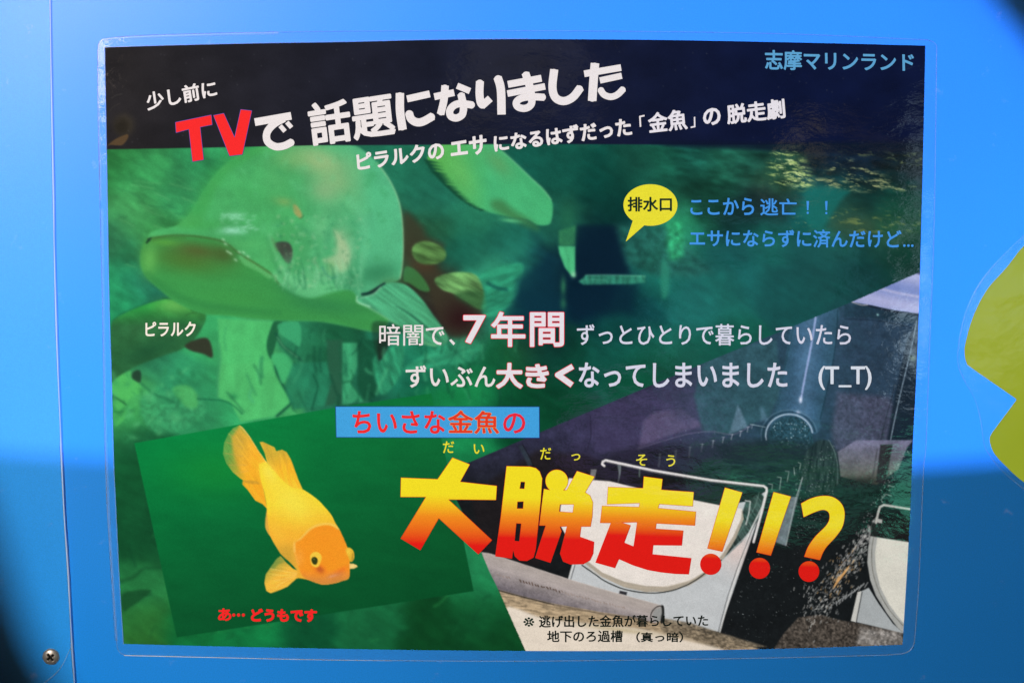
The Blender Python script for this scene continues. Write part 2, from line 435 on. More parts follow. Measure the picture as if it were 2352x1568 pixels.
# ---------------------------------------------------------------- screw
def screw():
    u0, v0 = 116.3, 1508.4; c = P(u0, v0); r = 20*0.000218
    root = empty('screw', (c[0], 0.0012, c[2]))
    steel = solid('worn_steel', (0.55, 0.5, 0.44), 0.38, 0.65); slot_dark = solid('slot_shade', (0.03, 0.025, 0.02), 0.8)  # dark slot material paints in the shade of the recess
    nr, na = 22, 64; V = [(0, -r*0.2, 0)]; F = []
    def hgt(x, z):
        d = math.hypot(x, z)/r; y = 0.42*r*math.sqrt(max(0, 1-d*d*0.96))+0.05*r
        a = math.radians(38); p = x*math.cos(a)+z*math.sin(a); q = -x*math.sin(a)+z*math.cos(a)
        wdt = 0.15*r; ln = 0.52*r
        k = max(min(1, (wdt-abs(p))/(0.05*r)) * min(1, max(0, (ln-abs(q))/(0.12*r))), min(1, (wdt-abs(q))/(0.05*r)) * min(1, max(0, (ln-abs(p))/(0.12*r))))
        return y-0.42*r*max(0, k)
    V[0] = (0, -hgt(0, 0), 0)
    for i in range(1, nr+1):
        for k in range(na):
            a = 2*math.pi*k/na; rr = r*i/nr; x, z = rr*math.cos(a), rr*math.sin(a)
            V.append((x, -hgt(x, z), z))
    for k in range(na): V.append((r*math.cos(2*math.pi*k/na), 0, r*math.sin(2*math.pi*k/na)))
    for k in range(na): F.append((0, 1+k, 1+(k+1) % na))
    for i in range(nr):
        a0 = 1+i*na
        for k in range(na): F.append((a0+k, a0+na+k, a0+na+(k+1) % na, a0+(k+1) % na))
    def slot(f):
        x = sum(V[i][0] for i in f)/len(f); z = sum(V[i][2] for i in f)/len(f)
        a = math.radians(38); p = abs(x*math.cos(a)+z*math.sin(a)); q = abs(-x*math.sin(a)+z*math.cos(a))
        return (p < 0.13*r and q < 0.5*r) or (q < 0.13*r and p < 0.5*r)
    o = mesh_obj('screw_head', V, [f for f in F if not slot(f)], steel, root, smooth=True)
    o = mesh_obj('cross_slot', V, [f for f in F if slot(f)], slot_dark, root)
    tag(root, 'small worn steel cross-head screw at the lower left, beside the seam of the blue wall', 'screw')
screw()

# ---------------------------------------------------------------- green sticker at the right
st = smooth_closed(S('u', [(2310, 618), (2266, 665), (2232, 727), (2216, 790), (2215, 815)]), 1)
outline_s = list(smooth_open([(2420, 505), (2352, 563), (2310, 615), (2266, 665), (2234, 727), (2216, 790), (2214.5, 812)], 6))
outline_s += list(smooth_open([(2215.5, 822), (2220, 834), (2230, 844), (2333, 916)], 4)[:-3]) + [(2331, 914), (2333.5, 917), (2332, 920)]
outline_s += list(smooth_open([(2278, 992), (2272.5, 1004), (2274, 1020), (2284, 1042), (2310, 1070), (2352, 1107), (2460, 1180)], 6))
outline_s += [(2600, 1150), (2700, 900), (2600, 560)]
sticker = empty('sticker', tuple(P(2290, 820)))
tag(sticker, 'yellow-green shiny sticker with a pointed notch, cut off by the right edge of the picture', 'sticker')
def lay_poly(name, pts, off, mat, parent, thick=0.0):
    o = plane_poly(name, pts, off, mat, None, thick); return adopt(o, parent)
def green_mat():
    m = bpy.data.materials.new('green_vinyl'); nt, bs = nodes(m)
    bs.inputs['Roughness'].default_value = 0.5
    bs.inputs['Coat Weight'].default_value = 0.8; bs.inputs['Coat Roughness'].default_value = 0.12
    g, b = film_bump(nt, 0.03); nt.links.new(b.outputs[0], bs.inputs['Coat Normal'])
    n = nt.nodes.new('ShaderNodeTexNoise'); n.inputs['Scale'].default_value = 24
    nt.links.new(g.outputs['Position'], n.inputs['Vector'])
    mx = nt.nodes.new('ShaderNodeMix'); mx.data_type = 'RGBA'
    mx.inputs[6].default_value = (0.30, 0.40, 0.010, 1); mx.inputs[7].default_value = (0.36, 0.46, 0.022, 1)
    nt.links.new(n.outputs[0], mx.inputs[0]); nt.links.new(mx.outputs[2], bs.inputs['Base Color'])
    return m
GREEN = green_mat()
lay_poly('sticker_print', outline_s, 0.0006, GREEN, sticker, 0.0001)
film_s = list(smooth_open([(2420, 480), (2352, 540), (2296, 594), (2250, 650), (2218, 715), (2203, 780), (2199, 830), (2212, 868), (2238, 915), (2252, 965), (2260, 1020), (2273, 1045), (2300, 1079), (2352, 1123), (2450, 1196)], 6))
FILM_S = clear_film('clear_vinyl', 0.008, (0.7, 0.85, 1.0), 0.12)
lay_poly('clear_border', film_s+[(2640, 1180), (2760, 900), (2640, 520)], 0.0003, FILM_S, sticker)
bd = bead('border_edge', film_s, [1.4+0.5*math.sin(i*.5) for i in range(len(film_s))], 0.00032, 0.0003, clear_film('film_edge', 0.22, (0.75, 0.88, 1.0), 0.2)); adopt(bd, sticker)
glow('side_lamp', 2288, 748, 2.2, 0.05, 0.13, 0.10, (1.0, 0.95, 0.7))
glow('side_lamp', 2300, 602, 2.2, 0.10, 0.12, 0.14, (0.55, 0.8, 1.0))
glow('side_lamp', 2124, 560, 2.4, 0.03, 0.5, 0.09, (0.6, 0.82, 1.0))
glow('side_lamp', 2114, 790, 2.4, 0.05, 0.14, 0.09, (0.6, 0.82, 1.0))
glow('side_lamp', 2108, 1130, 2.2, 0.10, 0.12, 0.15, (0.15, 0.9, 0.6))

# ---------------------------------------------------------------- painting of the print: ink colours on a raster, later carried by fine mesh
H0 = 1.5; RX0, RY0, RX1, RY1 = 225.0, 80.0, 2140.0, 1505.0
gx = np.arange(RX0, RX1, H0); gy = np.arange(RY0, RY1, H0)
X, Y = np.meshgrid(gx, gy); IMG = np.zeros(X.shape+(3,)); REG = np.zeros(X.shape, np.int16)
rng = np.random.default_rng(7)
def vnoise(x, y, sx, sy, ang=0.0, octv=4, seed=0):
    r = np.random.default_rng(seed); c, s = math.cos(ang), math.sin(ang)
    xr = (x*c+y*s)/sx; yr = (-x*s+y*c)/sy; out = np.zeros(x.shape); amp = 1.0; tot = 0
    lat = r.random((256, 256))
    for o in range(octv):
        xx, yy = xr*2**o+o*17.3, yr*2**o+o*9.1
        xi = np.floor(xx).astype(int); yi = np.floor(yy).astype(int)
        fx = xx-xi; fy = yy-yi; fx = fx*fx*(3-2*fx); fy = fy*fy*(3-2*fy)
        g = lambda a, b: lat[b & 255, a & 255]
        out += amp*((g(xi, yi)*(1-fx)+g(xi+1, yi)*fx)*(1-fy)+(g(xi, yi+1)*(1-fx)+g(xi+1, yi+1)*fx)*fy)
        tot += amp; amp *= 0.55
    return (out/tot-0.5)*2
def window(p, m):
    p = np.asarray(p, float)
    a = max(0, int((p[:, 0].min()-m-RX0)/H0)); b = min(len(gx), int((p[:, 0].max()+m-RX0)/H0)+2)
    c = max(0, int((p[:, 1].min()-m-RY0)/H0)); d = min(len(gy), int((p[:, 1].max()+m-RY0)/H0)+2)
    return slice(c, d), slice(a, b)
def blend(w, a, col):
    if callable(col): col = col(X[w], Y[w])
    col = np.broadcast_to(np.asarray(col, float), IMG[w].shape)
    IMG[w] = IMG[w]*(1-a[..., None])+col*a[..., None]
def poly(sp, pts, col, soft=1.0, alpha=1.0, curve=False, reg=None, noise=None):
    p = S(sp, pts)
    if curve: p = smooth_closed(p)
    w = window(p, soft*2+2)
    if X[w].size == 0: return
    d = poly_sdf(X[w], Y[w], p); a = np.clip(0.5-d/(2*soft), 0, 1); a = a*a*(3-2*a)*alpha
    if noise is not None: a = np.clip(a*(1+noise*vnoise(X[w], Y[w], 12, 12, seed=5)), 0, 1)
    blend(w, a, col)
    if reg is not None: REG[w] = np.where(d < 0, reg, REG[w])
def line(sp, pts, wd, col, soft=0.8, alpha=1.0, curve=True, taper=False):
    p = S(sp, pts)
    if curve and len(p) > 2: p = smooth_open(p, 5)
    w = window(p, wd+soft*2+2)
    if X[w].size == 0: return
    x, y = X[w], Y[w]; d = np.full(x.shape, 1e9)
    n = len(p)-1
    for i in range(n):
        k = 1.0 if not taper else max(0.15, 1-(i/max(1, n-1)))
        d = np.minimum(d, seg_d(x, y, p[i], p[i+1])-wd*k/2)
    a = np.clip(0.5-d/(2*soft), 0, 1)*alpha
    blend(w, a, col)
def blob(sp, c, rx, ry, col, alpha=1.0, rot=0.0, hard=1.0):
    k = SP[sp][2]; cx, cy = S(sp, [c])[0]; rx, ry = rx*k, ry*k
    m = max(rx, ry)*2.2; w = window([(cx, cy)], m)
    if X[w].size == 0: return
    x, y = X[w]-cx, Y[w]-cy; cc, ss = math.cos(rot), math.sin(rot)
    q = ((x*cc+y*ss)/rx)**2+((-x*ss+y*cc)/ry)**2
    a = np.exp(-(q**hard))*alpha
    blend(w, a, col)
def dots(sp, region, n, col, rmin, rmax, seed, alpha=0.9, jit=30):
    """small specks inside a polygon"""
    r = np.random.default_rng(seed); p = S(sp, region); lo, hi = p.min(0), p.max(0); k = 0
    while k < n:
        q = lo+(hi-lo)*r.random(2)
        if poly_sdf(np.array([q[0]]), np.array([q[1]]), p)[0] > 0: k += .2; continue
        k += 1; c = np.array(col, float)+r.uniform(-jit, jit)
        blob('u', q, r.uniform(rmin, rmax), r.uniform(rmin, rmax), np.clip(c, 0, 255), alpha*r.uniform(.4, 1), r.uniform(0, 3), 1.5)
def modulate(w, amt, nz):
    IMG[w] = np.clip(IMG[w]*(1+amt*nz[..., None]), 0, 255)
ALL = (slice(None), slice(None))

# --- base colours of the underwater photograph
CP = [(260,360,45,125,60),(330,400,60,160,85),(420,450,55,150,85),(300,500,70,160,85),(260,560,50,125,80),(380,540,60,150,75),(300,620,40,150,90),(260,680,45,165,100),(270,720,40,160,95),(330,640,35,110,85),(480,345,50,150,85),
(500,780,60,180,100),(560,800,80,185,105),(600,860,75,185,100),(540,900,55,175,100),(450,900,50,150,90),(400,880,50,160,100),(350,850,45,130,85),(300,900,80,185,90),(280,960,70,180,90),(300,1000,25,95,55),(290,1100,20,85,45),(300,1250,20,85,45),(310,1350,40,130,65),(320,1430,45,125,55),(330,1470,50,120,45),(430,1470,20,125,60),(600,1440,20,130,65),(700,1440,15,90,50),(850,1420,25,110,60),(1000,1440,15,75,35),(1100,1330,35,140,80),(1100,1400,20,100,50),(1150,1470,15,75,35),
(700,780,45,140,90),(760,800,25,90,55),(800,860,45,140,95),(850,900,25,85,60),(900,850,40,140,100),(950,880,20,100,70),(1000,820,35,140,95),(1050,800,40,140,90),(1100,700,40,150,110),(1150,640,60,170,120),(1200,620,30,110,90),(1150,560,30,110,85),(1100,500,40,130,90),(1000,450,35,120,90),(960,400,35,120,85),(1050,560,25,100,75),(1000,520,35,95,60),(950,560,50,60,40),(1000,650,50,55,40),(1040,720,45,30,30),(1220,700,12,55,65),(1260,620,15,50,60),(1300,500,30,100,75),(1300,380,20,90,70),(1400,400,12,75,60),(1450,380,25,85,65),(1550,360,30,110,80),(1650,380,35,110,80),(1600,430,20,60,45),(1400,480,12,60,50),(1380,560,8,35,50),(1350,600,8,30,45),(1350,680,8,35,50),(1480,560,25,80,75),(1540,530,50,170,110),(1550,560,50,180,120),(1520,640,25,110,90),(1480,720,12,60,65),(1420,760,15,75,65),(1250,800,15,60,50),(1150,850,15,95,55),(1100,880,20,115,65),(1050,920,25,140,75),(1200,900,12,80,45),(1300,850,12,70,50),(1280,920,12,75,45),(1400,830,20,95,75),(1500,780,25,110,85),(1600,700,25,105,90),(1650,650,25,110,90),(1700,600,22,100,90),(1750,560,25,110,90),(1600,600,20,85,75),(1800,640,18,80,70),(1650,800,15,90,65),(1550,850,20,85,60),(1450,880,15,90,60),(1850,590,20,75,65),(1950,580,20,80,70),(2000,620,20,65,60),(2080,600,20,65,50),(1850,480,20,110,100),(1880,520,25,110,95),(1950,470,20,75,65),(2050,460,20,80,60),(1950,510,75,90,55),(2050,520,45,90,60),(1700,480,25,45,45),(1780,470,35,50,50),(1700,520,15,50,45),(1780,400,45,90,60),(1700,370,35,100,75),(1600,345,25,90,75),(1750,345,20,60,55),(1900,370,15,30,45),(1980,360,15,30,45),(2080,380,20,35,40),(1900,440,30,90,80),(2000,430,18,50,50),(1650,470,20,70,50)]
cp = np.array(CP, float)
xs = np.arange(RX0, RX1+6, 6.0); ys = np.arange(RY0, RY1+6, 6.0); cx, cy = np.meshgrid(xs, ys)
wx = vnoise(cx, cy, 60, 40, seed=1)*26; wy = vnoise(cx, cy, 60, 40, seed=2)*20
num = np.zeros(cx.shape+(3,)); den = np.zeros(cx.shape)
for a, b, r_, g_, b_ in CP:
    k = np.exp(-((cx+wx-a)**2+(cy+wy-b)**2)/(2*34.0**2))+1e-5/(1+((cx-a)**2+(cy-b)**2)/1e4)**2
    num += k[..., None]*np.array([r_, g_, b_], float); den += k
base = num/den[..., None]
fi = (gx-RX0)/6; fj = (gy-RY0)/6; i0 = fi.astype(int); j0 = fj.astype(int); fx = (fi-i0)[None, :, None]; fy = (fj-j0)[:, None, None]
IMG[:] = (base[j0][:, i0]*(1-fx)+base[j0][:, i0+1]*fx)*(1-fy)+(base[j0+1][:, i0]*(1-fx)+base[j0+1][:, i0+1]*fx)*fy
# texture of water and rock
nz = vnoise(X, Y, 46, 12, 0.55, 5, 11)*0.9+vnoise(X, Y, 18, 18, 0, 4, 12)*0.5
IMG *= np.array([.92, .93, .97])
modulate(ALL, 0.13, nz); modulate(ALL, 0.16, vnoise(X, Y, 70, 60, 0, 5, 15))
zl = np.clip((640-X)/200, 0, 1)*np.clip((760-Y)/60, 0, 1)
IMG *= (1+0.24*zl*vnoise(X, Y, 50, 24, 0.5, 5, 13))[..., None]
zr = np.clip((X-1450)/120, 0, 1)*np.clip((470-Y)/50, 0, 1)
IMG *= (1+0.45*zr*vnoise(X, Y, 34, 10, 0.1, 5, 14))[..., None]

# pale and dark streaks at the far left
r = np.random.default_rng(3)
for k in range(46):
    x0 = r.uniform(248, 520); y0 = r.uniform(350, 700); L = r.uniform(15, 60); a = r.uniform(0.1, 0.6)
    line('u', [(x0, y0), (x0+L*.5, y0+L*.5*math.tan(a)+r.uniform(-3, 3)), (x0+L, y0+L*math.tan(a))], r.uniform(1, 3), (120, 200, 125) if k % 2 else (30, 95, 60), 2.2, r.uniform(.2, .5))
# lower left: dark fish body and pale slab
poly('A', [(50,1235),(130,1170),(300,1100),(450,1070),(600,1140),(700,1180),(660,1290),(560,1400),(400,1460),(200,1540),(40,1640),(40,1400)], lambda x, y: np.stack([45+35*np.clip((740-y)/60,0,1)*np.clip((x-330)/80,0,1), 105+60*np.clip((750-y)/60,0,1), 60+10*np.clip((740-y)/60,0,1)], -1)*(1+0.15*vnoise(x,y,20,14,.3,3,31))[..., None], 2.0, 1, True, reg=17)
blob('A', (480,1110), 110, 45, (100,180,85), .8); blob('A', (330,1280), 150, 60, (60,120,70), .5); blob('A', (300,1430), 210, 70, (28,78,48), .7, -.35)
line('A', [(50,1220),(130,1165),(300,1095),(440,1060)], 2, (20,80,55), 1.5, .6); line('A', [(400,1060),(520,1085),(610,1150)], 2, (25,90,40), 1.2, .7)
line('A', [(560,1180),(620,1160),(700,1180)], 3, (40,90,45), 2, .6)
poly('A', [(555,1390),(620,1350),(700,1335),(735,1380),(745,1470),(680,1445),(600,1425)], (52,52,40), 2.2, .95, True)
poly('D', [(200,160),(245,150),(255,200),(240,235),(190,200)], (35,60,45), 2, .9, True)
poly('D', [(52,240),(170,155),(190,210),(240,240),(250,300),(160,360),(140,480),(70,530),(55,400)], (80,188,92), 2, .85, True, noise=.3)
line('D', [(50,320),(100,350),(150,385)], 3, (25,80,45), 1.4, .9); line('D', [(50,430),(90,436),(130,432)], 2, (30,110,55), 1.2, .8)
poly('D', [(260,330),(380,300),(480,280),(520,260),(640,300),(700,420),(620,520),(420,590),(300,540),(250,430)], lambda x, y: np.array([58,155,98])*(1+.26*vnoise(x,y,7,7,0,3,33))[..., None], 6, .75, True)
poly('D', [(470,280),(560,250),(630,300),(640,400),(560,400)], (85,185,95), 5, .6, True)
line('D', [(255,240),(340,310),(440,350),(480,370)], 4, (25,95,60), 3, .6)
poly('D', [(790,-60),(960,-80),(1110,-60),(1130,30),(1150,100),(1175,180),(1262,330),(1282,390),(1200,460),(940,505),(870,370),(780,335),(785,200),(800,60)], lambda x, y: np.array([78,186,104])*(1+.10*vnoise(x,y,22,30,0,4,34))[..., None], 2.5, 1, False, reg=None)
poly('A', [(780,1200),(1170,1225),(1125,1330),(1130,1460),(1150,1500),(800,1520),(790,1330)], lambda x, y: np.array([76,186,104])*(1+.10*vnoise(x,y,22,30,0,4,34))[..., None], 3, 1)
line('D', [(790,-30),(800,80),(782,200),(780,335)], 5, (60,150,95), 3, .7)
line('D', [(640,345),(720,350),(800,356),(850,370),(900,400),(950,450)], 2.6, (20,95,60), 1.2, .9)
blob('D', (890,330), 28, 20, (35,130,75), .7)
# cracks and leaves in the middle
poly('A', [(1170,1225),(1230,1230),(1200,1290),(1190,1340),(1170,1420),(1150,1480),(1125,1440),(1118,1370),(1140,1290)], (30,95,60), 1.6, .95, True)
line('A', [(1185,1310),(1220,1380),(1280,1430),(1360,1490)], 7, (25,85,60), 2, .9); line('A', [(1190,1330),(1240,1400),(1330,1470)], 2, (110,190,130), 1.2, .8)
line('D', [(1175,120),(1195,180),(1230,250),(1270,320),(1288,370),(1240,420),(1190,462)], 6, (22,85,58), 2, .95)
poly('A', [(1200,1240),(1340,1230),(1350,1390),(1290,1360),(1215,1310)], (62,172,112), 2, .8, True)
poly('D', [(1150,50),(1230,30),(1300,80),(1290,150),(1230,240),(1190,150)], (65,178,108), 2, .85, True)
poly('D', [(1300,100),(1530,90),(1560,200),(1530,390),(1300,420),(1240,260)], lambda x, y: np.array([38,128,90])*(1+.22*vnoise(x,y,20,40,0,4,35))[..., None], 4, .85)
line('D', [(1440,180),(1470,260),(1450,340),(1430,420)], 4, (20,85,58), 2, .85)
poly('D', [(1530,-60),(1640,-60),(1640,120),(1640,380),(1520,395),(1560,240),(1540,100)], (40,92,66), 4, .9)
poly('D', [(1640,-40),(1740,-40),(1745,120),(1700,240),(1800,370),(1640,385)], lambda x, y: np.array([62,168,112])*(1+.22*vnoise(x,y,12,30,0,4,36))[..., None], 3, .85)
line('D', [(1645,235),(1690,225),(1730,240)], 3, (25,90,60), 1.5, .8); line('D', [(1700,150),(1715,200),(1700,240),(1760,320),(1790,370)], 3.5, (30,100,65), 1.8, .8)
poly('D', [(1750,-60),(1900,-60),(1880,150),(1900,300),(1800,370),(1740,250)], (22,80,54), 4, .85)
poly('D', [(1850,80),(1960,0),(2060,-40),(2050,150),(1990,260),(1900,310)], lambda x, y: np.array([48,150,104])*(1+.4*vnoise(x,y,30,6,1.2,4,37))[..., None], 4, .85, True)
poly('D', [(1890,-90),(1960,-80),(1950,0),(1890,85)], (30,38,34), 3, .85, True)
poly('Z5', [(600,980),(760,880),(900,790),(1010,770),(1110,830),(1060,930),(880,970),(640,1010)], lambda x, y: np.array([52,158,112])*(1+.35*vnoise(x,y,40,8,-.3,4,38))[..., None], 6, .7, True)
blob('Z5', (1060,1130), 130, 110, (30,150,80), .6); blob('Z5', (870,1180), 180, 60, (18,112,60), .5)
blob('Z5', (1340,880), 150, 130, (35,90,50), .5)
rr = np.random.default_rng(77)
for k in range(120):
    x0, y0 = rr.uniform(500, 1190), rr.uniform(735, 930); L = rr.uniform(12, 70); a = rr.normal(1.45, .35)
    if y0 > 930-(x0-500)*.02 or (x0 < 640 and k % 3): continue
    line('u', [(x0, y0), (x0+L*.5*math.cos(a)+rr.uniform(-6, 6), y0+L*.5*math.sin(a)), (x0+L*math.cos(a), min(945, y0+L*math.sin(a)))], rr.uniform(1.5, 8), [(20,82,54), (70,172,118), (30,104,72), (14,62,44)][k % 4], 3, rr.uniform(.25, .6))
for k in range(90):
    x0, y0 = rr.uniform(280, 1200), rr.uniform(1080, 1480); L = rr.uniform(15, 60); a = rr.normal(-.55, .5)
    line('u', [(x0, y0), (x0+L*.5*math.cos(a), y0+L*.5*math.sin(a)+rr.uniform(-5, 5)), (x0+L*math.cos(a), y0+L*math.sin(a))], rr.uniform(1.5, 6), [(14,66,38), (46,150,74), (20,90,48)][k % 3], 3.5, rr.uniform(.2, .5))
poly('Z7', [(830,960),(1020,935),(960,1000),(870,1060),(835,1080)], (22,74,40), 3, .8, True); line('Z7', [(815,880),(900,850),(960,800)], 8, (22,78,42), 4, .7)
for k in range(60):
    x0, y0 = rr.uniform(255, 470), rr.uniform(850, 1010); blob('u', (x0, y0), rr.uniform(3, 14), rr.uniform(2, 9), [(90,190,120), (26,96,58), (46,140,84)][k % 3], .4, rr.uniform(0, 3))
# middle: brown plants and round leaves
poly('B', [(80,480),(200,560),(250,640),(360,700),(300,840),(600,1060),(640,1180),(560,1300),(420,1330),(320,1200),(200,900),(90,820)], (62,56,40), 12, .75, True)
blob('B', (480,1200), 130, 120, (45,22,24), .9); blob('B', (210,840), 100, 50, (75,55,38), .7)
poly('B', [(90,850),(150,860),(220,930),(260,1010),(200,1010),(120,960),(80,940)], (60,120,62), 2, .9, True)
def striped(c, s, ang, sx, sy, amp, seed):
    return lambda x, y: np.array(c, float)*(1+amp*vnoise(x, y, sx, sy, ang, 3, seed))[..., None]
poly('B', [(140,760),(150,700),(220,670),(310,690),(370,740),(360,800),(280,830),(190,820)], striped((84,128,66),0,.35,40,5,.55,41), 2.5, .95, True, reg=2)
poly('B', [(292,940),(340,905),(430,885),(540,888),(600,925),(628,1000),(645,1090),(640,1140),(580,1130),(500,1080),(420,1030),(340,1000)], striped((98,150,84),0,.5,44,6,.6,42), 2.0, 1, True, reg=18)
poly('B', [(430,1040),(620,1010),(645,1120),(600,1140)], (40,80,45), 8, .7, True)
poly('B', [(600,900),(780,830),(900,830),(890,940),(850,1060),(700,1200),(620,1160),(640,1000)], striped((45,150,108),0,-.3,40,10,.4,43), 6, .75, True)
line('B', [(660,960),(720,990),(790,1005)], 8, (15,70,65), 3, .7)
# dark opening and pale blade
poly('B', [(1268,560),(1560,560),(1640,900),(1268,905)], (10,32,48), 9, .85); poly('B', [(1290,970),(1680,970),(1660,1160),(1250,1200),(1200,1060)], (10,36,52), 18, .75)
poly('B', [(860,940),(1100,760),(1130,980),(1180,1140),(1000,1180),(850,1120)], (12,48,62), 14, .75)
poly('B', [(1150,600),(1265,560),(1262,700),(1150,705)], (55,135,85), 4, .8, noise=.3)
poly('B', [(1145,705),(1262,705),(1262,915),(1240,915),(1190,850),(1155,760)], striped((72,180,118),0,1.5,30,6,.15,44), 1.6, 1)
blob('B', (1250,900), 16, 20, (150,215,170), .9); blob('B', (1180,980), 18, 60, (50,125,85), .8); blob('B', (1180,1100), 20, 40, (45,115,80), .7)
poly('B', [(1285,950),(1335,905),(1745,905),(1745,955),(1650,965),(1320,970)], striped((48,132,104),0,1.57,20,5,.4,45), 2, .9)
line('B', [(1335,905),(1500,903),(1745,912)], 1.6, (120,205,165), 1, .9); line('B', [(1290,945),(1335,935),(1480,938)], 1.2, (90,180,140), 1, .8)
poly('B', [(1540,560),(1870,560),(2050,700),(2200,880),(2100,920),(1780,900),(1620,820)], lambda x, y: np.array([34,96,82])*(1+.45*vnoise(x,y,14,12,.5,4,46))[..., None], 14, .8)
poly('B', [(1900,560),(1980,530),(2010,640),(2000,770),(1910,785)], lambda x, y: np.array([48,165,106])*(1+.5*vnoise(x,y,9,7,.5,4,47))[..., None], 10, .85, True)
poly('B', [(1850,830),(1905,830),(1905,1020),(1860,1050)], (45,140,108), 7, .7, True); blob('B', (1210,520), 60, 110, (35,105,72), .6)
# second fish behind, with ragged fin edge
f2 = [(244,96),(300,40),(330,4),(360,-20),(690,-20),(715,12),(760,50),(860,140),(960,235),(1040,310),(1095,380),(1108,440),(1102,510),(1080,556),(1000,558),(930,520),(800,500),(685,476),(600,450),(520,405),(460,360),(380,285),(330,230),(285,165)]
poly('B', f2, lambda x, y: np.stack([70+28*np.clip((1120-x)/160,0,1), 178+0*x, 112-40*np.clip((1130-x)/160,0,1)], -1)*(1+.06*vnoise(x,y,40,20,.7,4,51))[..., None], 1.6, 1, True, reg=3)
poly('B', [(690,395),(760,390),(830,450),(940,520),(1000,590),(820,520),(700,450)], (62,118,66), 12, .75, True)
blob('B', (730,130), 120, 60, (100,150,85), .5, .8); blob('B', (480,200), 70, 170, (110,185,90), .4, -.5)
line('B', [(760,52),(860,142),(960,238),(1040,312),(1095,385)], 1.6, (150,225,160), 1.4, .8)
blob('B', (820,530), 70, 12, (90,190,125), .9, .1)
ed = smooth_open([(246,120),(290,190),(330,235),(380,290),(430,335),(480,380),(560,432),(650,470)], 12)
for k in range(19):
    e = ed[int(k/19*(len(ed)-1))]; L_ = 1-0.55*k/19
    poly('B', [(e[0]-34, e[1]-16), (e[0]-2, e[1]-10*L_), (e[0]+92*L_+8, e[1]+12*L_+4), (e[0]-8, e[1]+11*L_)], (20,72,50), .8, 1)
# the big pale fish (arapaima)
body = [(290,660),(315,615),(380,590),(500,562),(570,500),(620,430),(690,310),(760,215),(850,125),(960,55),(1080,10),(1100,-60),(1650,-60),(1700,4),(1760,28),(1880,130),(1970,260),(2030,400),(2052,540),(2059,700),(2052,830),(2035,930),(1960,960),(1880,985),(1775,1045),(1755,1080),(1850,1150),(1960,1210),(1900,1290),(1800,1285),(1700,1262),(1500,1225),(1350,1218),(1200,1216),(1000,1200),(830,1182),(700,1172),(600,1140),(480,1080),(380,1000),(300,930),(258,860),(248,800),(256,730)]
def bodycol(x, y):
    xa, ya = (x-240)*3, (y-330.2)*3
    c = np.zeros(x.shape+(3,)); c[:] = (74, 178, 96)
    t = np.clip((xa-1250)/600, 0, 1)[..., None]; c = c*(1-t)+np.array([84, 186, 124])*t
    return c*np.array([.97,.95,1.0])*(1+.11*vnoise(x, y, 46, 34, .3, 5, 61)+.03*vnoise(x, y, 5, 16, 0, 3, 62))[..., None]
poly('A', body, bodycol, 1.6, 1, True, reg=4)
poly('A', [(500,562),(620,430),(760,215),(960,55),(1080,10),(1120,30),(880,170),(760,330),(700,470),(640,570)], (70,160,75), 12, .5, True)
for c_, rx, ry in [((640,450),70,60),((700,330),60,80),((780,215),70,70),((880,120),80,60),((990,55),90,40)]: blob('A', c_, rx, ry, (56,158,80), .55)
for c_, rx, ry, col, al, ro in [((1480,120),190,90,(160,184,124),.85,.3),((1600,260),150,90,(140,180,118),.7,.5),((1300,110),120,60,(120,176,105),.6,0),((1520,330),110,80,(150,178,125),.6,.3),((1240,400),70,30,(140,165,90),.6,.2),((1700,420),120,120,(95,182,115),.5,0),((1850,300),80,200,(78,188,125),.5,-.4),((1900,640),110,260,(84,188,128),.6,0),((1880,890),170,70,(50,130,85),.85,-.2),((1980,960),80,40,(70,120,70),.6,0)]:
    blob('A', c_, rx, ry, col, al, ro)
poly('A', [(1300,420),(1330,430),(1360,480),(1352,512),(1310,480)], (172,158,92), 2.0, .85, True); line('A', [(1345,515),(1365,505),(1372,490)], 2, (45,90,50), 1, .8)
# white highlights printed on the snout
for k in range(60):
    x0 = 790+260*r.random(); y0 = 480+150*r.random()
    if ((x0-910)/130)**2+((y0-555)/90)**2 > 1.2: continue
    line('A', [(x0, y0), (x0+r.uniform(15, 45), y0+r.uniform(-16, 8))], 1.2, (185,240,215), 1.0, r.uniform(.25, .75))
blob('A', (900,500), 60, 26, (150,225,180), .6); blob('A', (880,598), 85, 26, (160,228,195), .7)
# lower jaw and belly
poly('A', [(290,660),(420,635),(560,635),(700,645),(830,690),(950,770),(1080,845),(1160,900),(1220,980),(1330,1040),(1430,1056),(1560,1020),(1700,1010),(1755,1080),(1850,1150),(1960,1210),(1900,1290),(1800,1285),(1500,1225),(1200,1216),(1000,1200),(830,1182),(700,1172),(600,1140),(480,1080),(380,1000),(300,930),(258,860),(248,800),(256,730)],
     lambda x, y: (np.array([58,148,72])*(1-.0*x[..., None])+np.array([10,10,6])*np.clip((560-y)/60,0,1)[..., None])*(1+.05*vnoise(x,y,50,14,.2,4,63))[..., None], 4.0, .95, True)
blob('A', (560,800), 280, 90, (74,116,48), .85, .15); blob('A', (640,735), 170, 55, (84,88,44), .75, .15); blob('A', (820,760), 90, 60, (70,88,42), .7, .5)
blob('A', (310,800), 55, 110, (98,180,84), .8, .1); blob('A', (420,680), 100, 24, (88,160,62), .7, .05); blob('A', (1500,1110), 300, 60, (42,120,70), .55, .1)
blob('A', (1300,1010), 120, 40, (42,118,72), .7, .4); blob('A', (900,1060), 330, 70, (62,152,70), .5, .1)
poly('A', [(930,770),(1000,790),(1080,850),(1150,890),(1140,930),(1060,880),(960,830)], (92,180,102), 3, .85, True)
